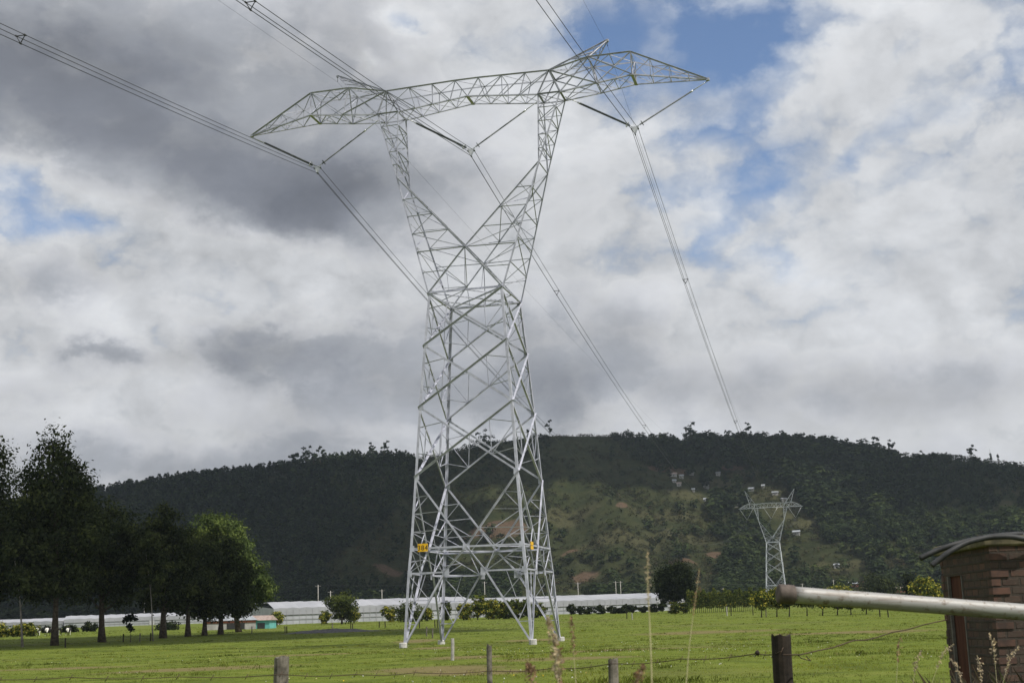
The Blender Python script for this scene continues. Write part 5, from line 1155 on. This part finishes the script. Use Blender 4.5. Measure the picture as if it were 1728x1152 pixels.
def grass_stem(lab, pts, d, r0, head, mat_h, seed, mat_s=M_STRAW):
    """one tall stem with a seed head; pts read off the photograph from the bottom to the tip, head = (start fraction, radius, count)"""
    P = [at(px, py, d) for px, py in pts]; b = Vector((P[0].x, P[0].y, gz(P[0].x, P[0].y))); b.x += (P[0].x-P[1].x)*.8
    P = [b]+P; root = empty('grass_stem', b); tag(root, lab, 'grass stem', 'tall foreground grass stems')
    mb = MB(); n = len(P); mb.tube([p_-b for p_ in P], [r0*(1-.7*i/(n-1)) for i in range(n)], 6); mb.build('stalk', mat_s, root)
    rng = np.random.default_rng(seed); f0, rad, cnt = head; L = [(P[i]-b) for i in range(1, n)]; seg = np.linspace(f0, 1, cnt)
    C = []
    for t in seg:
        f = t*(len(L)-1); i = min(len(L)-2, int(f)); C.append(L[i].lerp(L[i+1], f-i))
    C = np.array([tuple(q) for q in C])+rng.normal(0, 1, (cnt, 3))*rad*np.sin(np.clip((seg-f0)/(1-f0), .08, .97)*math.pi)[:, None]**.6
    link('seed_head', mesh_np('seed_head', leaf_quads(C, np.tile(np.array([0, -1, .3]), (cnt, 1)), rad*.85, rng, 2.0), 4, rng.uniform(.2, .8, cnt)), mat_h, root)
grass_stem('pale straw stem rising tallest, with its tip reaching the hillside', [(1100, 1152), (1098, 1090), (1096, 1045), (1094, 1010), (1093, 985), (1093, 960), (1093, 930)], 4.6, .0027, (.45, .0052, 90), M_SEED_P, 1)
grass_stem('thin brownish stem leaning right beside the pale straw stem', [(1158, 1152), (1163, 1090), (1168, 1050), (1172, 1020), (1176, 995), (1180, 960)], 5.4, .0021, (.5, .006, 60), M_SEED, 2)
grass_stem('brown feathery seed head right of the pylon foot, on a thin stem', [(972, 1152), (969, 1115), (968, 1085), (965, 1062), (963, 1040)], 6.0, .0018, (.35, .0075, 90), M_SEED, 3)
grass_stem('tall pale brown plume before the pylon right foot', [(942, 1152), (940, 1130), (937, 1105), (931, 1075), (925, 1040)], 5.0, .0026, (.12, .011, 130), M_SEED_P, 4)
grass_stem('brown plume just right of the tall pale one', [(948, 1170), (945, 1140), (941, 1110), (938, 1090), (934, 1070)], 5.2, .0026, (.15, .010, 120), M_SEED, 5)
grass_stem('dark reddish plume at the bottom edge below the pylon', [(900, 1190), (899, 1165), (897, 1145), (894, 1130), (890, 1118)], 4.8, .0026, (.1, .010, 110), M_SEED, 6)
grass_stem('dark reddish plume at the bottom edge right of the notched post', [(1066, 1190), (1072, 1165), (1077, 1145), (1081, 1132), (1086, 1122)], 4.6, .0026, (.1, .009, 110), M_SEED, 7)
for i, (px, py, h_, ln, lab) in enumerate(((1678, 1085, 70, -8, 'tall feathery dry plume against the brick wall'), (1700, 1105, 60, 20, 'drooping dry plume right of the tall one against the brick wall'), (1655, 1120, 60, -6, 'short dry plume low in front of the hut corner'), (1620, 1125, 55, -16, 'dry stem in front of the rusty door'), (1545, 1110, 50, 10, 'dry stem in the grass left of the hut'), (1515, 1090, 60, 4, 'thin dark stem standing in the pasture left of the hut'), (1585, 1100, 55, 24, 'dry plume leaning onto the left edge of the hut'))):
    grass_stem(lab, [(px-ln*.8, py+h_*1.3), (px-ln*.4, py+h_*.8), (px, py+h_*.3), (px+ln*.3, py), (px+ln, py-h_*.25)], 9.5+.3*i, .0022, (.4, .011, 60), M_SEED_P if i != 5 else M_SEED, 20+i)

# the faint damp air between the camera and the hills
hz = MB(); hz.box((0, 0, 86.5), (3600, 3600, 177)); hm, ht = material('damp air')
pv = ht.n('ShaderNodeVolumePrincipled'); pv.inputs['Color'].default_value = (.72, .84, .95, 1); pv.inputs['Density'].default_value = 0.000075; pv.inputs['Anisotropy'].default_value = 0.3
ht.n('ShaderNodeOutputMaterial', i_1=pv.outputs[0]); tag(hz.build('haze', hm), kind='stuff')

# drifting clouds overhead, out of the picture, whose shadows lie on the grove, the middle of the pasture and the wooded hill
mcl, tcl = material('cloud'); tcl.n('ShaderNodeOutputMaterial', i_0=tcl.n('ShaderNodeBsdfDiffuse', i_0=(.85, .86, .88, 1)).outputs[0])
def cloud(label, gx, gy, rx, ry, alt, n, seed):
    """cloud whose shadow is centred on ground point (gx, gy)"""
    sh = alt/math.tan(SUN_EL); c = Vector((gx+sh*math.sin(SUN_AZ), gy+sh*math.cos(SUN_AZ), alt)); rng = np.random.default_rng(seed)
    import bmesh
    bm = bmesh.new(); bmesh.ops.create_icosphere(bm, subdivisions=2, radius=1.0); sv = np.array([v.co[:] for v in bm.verts]); sf = [tuple(v.index for v in f.verts) for f in bm.faces]; bm.free()
    mb = MB()
    for i in range(n):
        q = rng.random()**.5; a = rng.uniform(0, 2*math.pi); k = (1.15-q)*.55+.06
        p = np.array([c.x+rx*q*math.cos(a), c.y+ry*q*math.sin(a), c.z+rng.uniform(0, .25)*min(rx, ry)]); R_ = min(rx, ry)*k*rng.uniform(.6, 1.2)
        v = sv*(1+.18*np.sin(sv[:, [1, 2, 0]]*4+i))*np.array([R_*1.25, R_*1.25, R_*.6])+p
        mb.add([tuple(t) for t in v], sf, True)
    tag(mb.build('cloud', mcl), label, 'cloud', kind='stuff')
cloud('cloud above the pasture and the grove', -62, 182, 62, 34, 620, 60, 1)
cloud('cloud above the left part of the hill', -290, 860, 225, 230, 950, 70, 2)
cloud('cloud above the right part of the hill', 370, 1000, 190, 110, 950, 60, 3)
cloud('cloud above the middle crest', 45, 1085, 240, 85, 950, 80, 4)
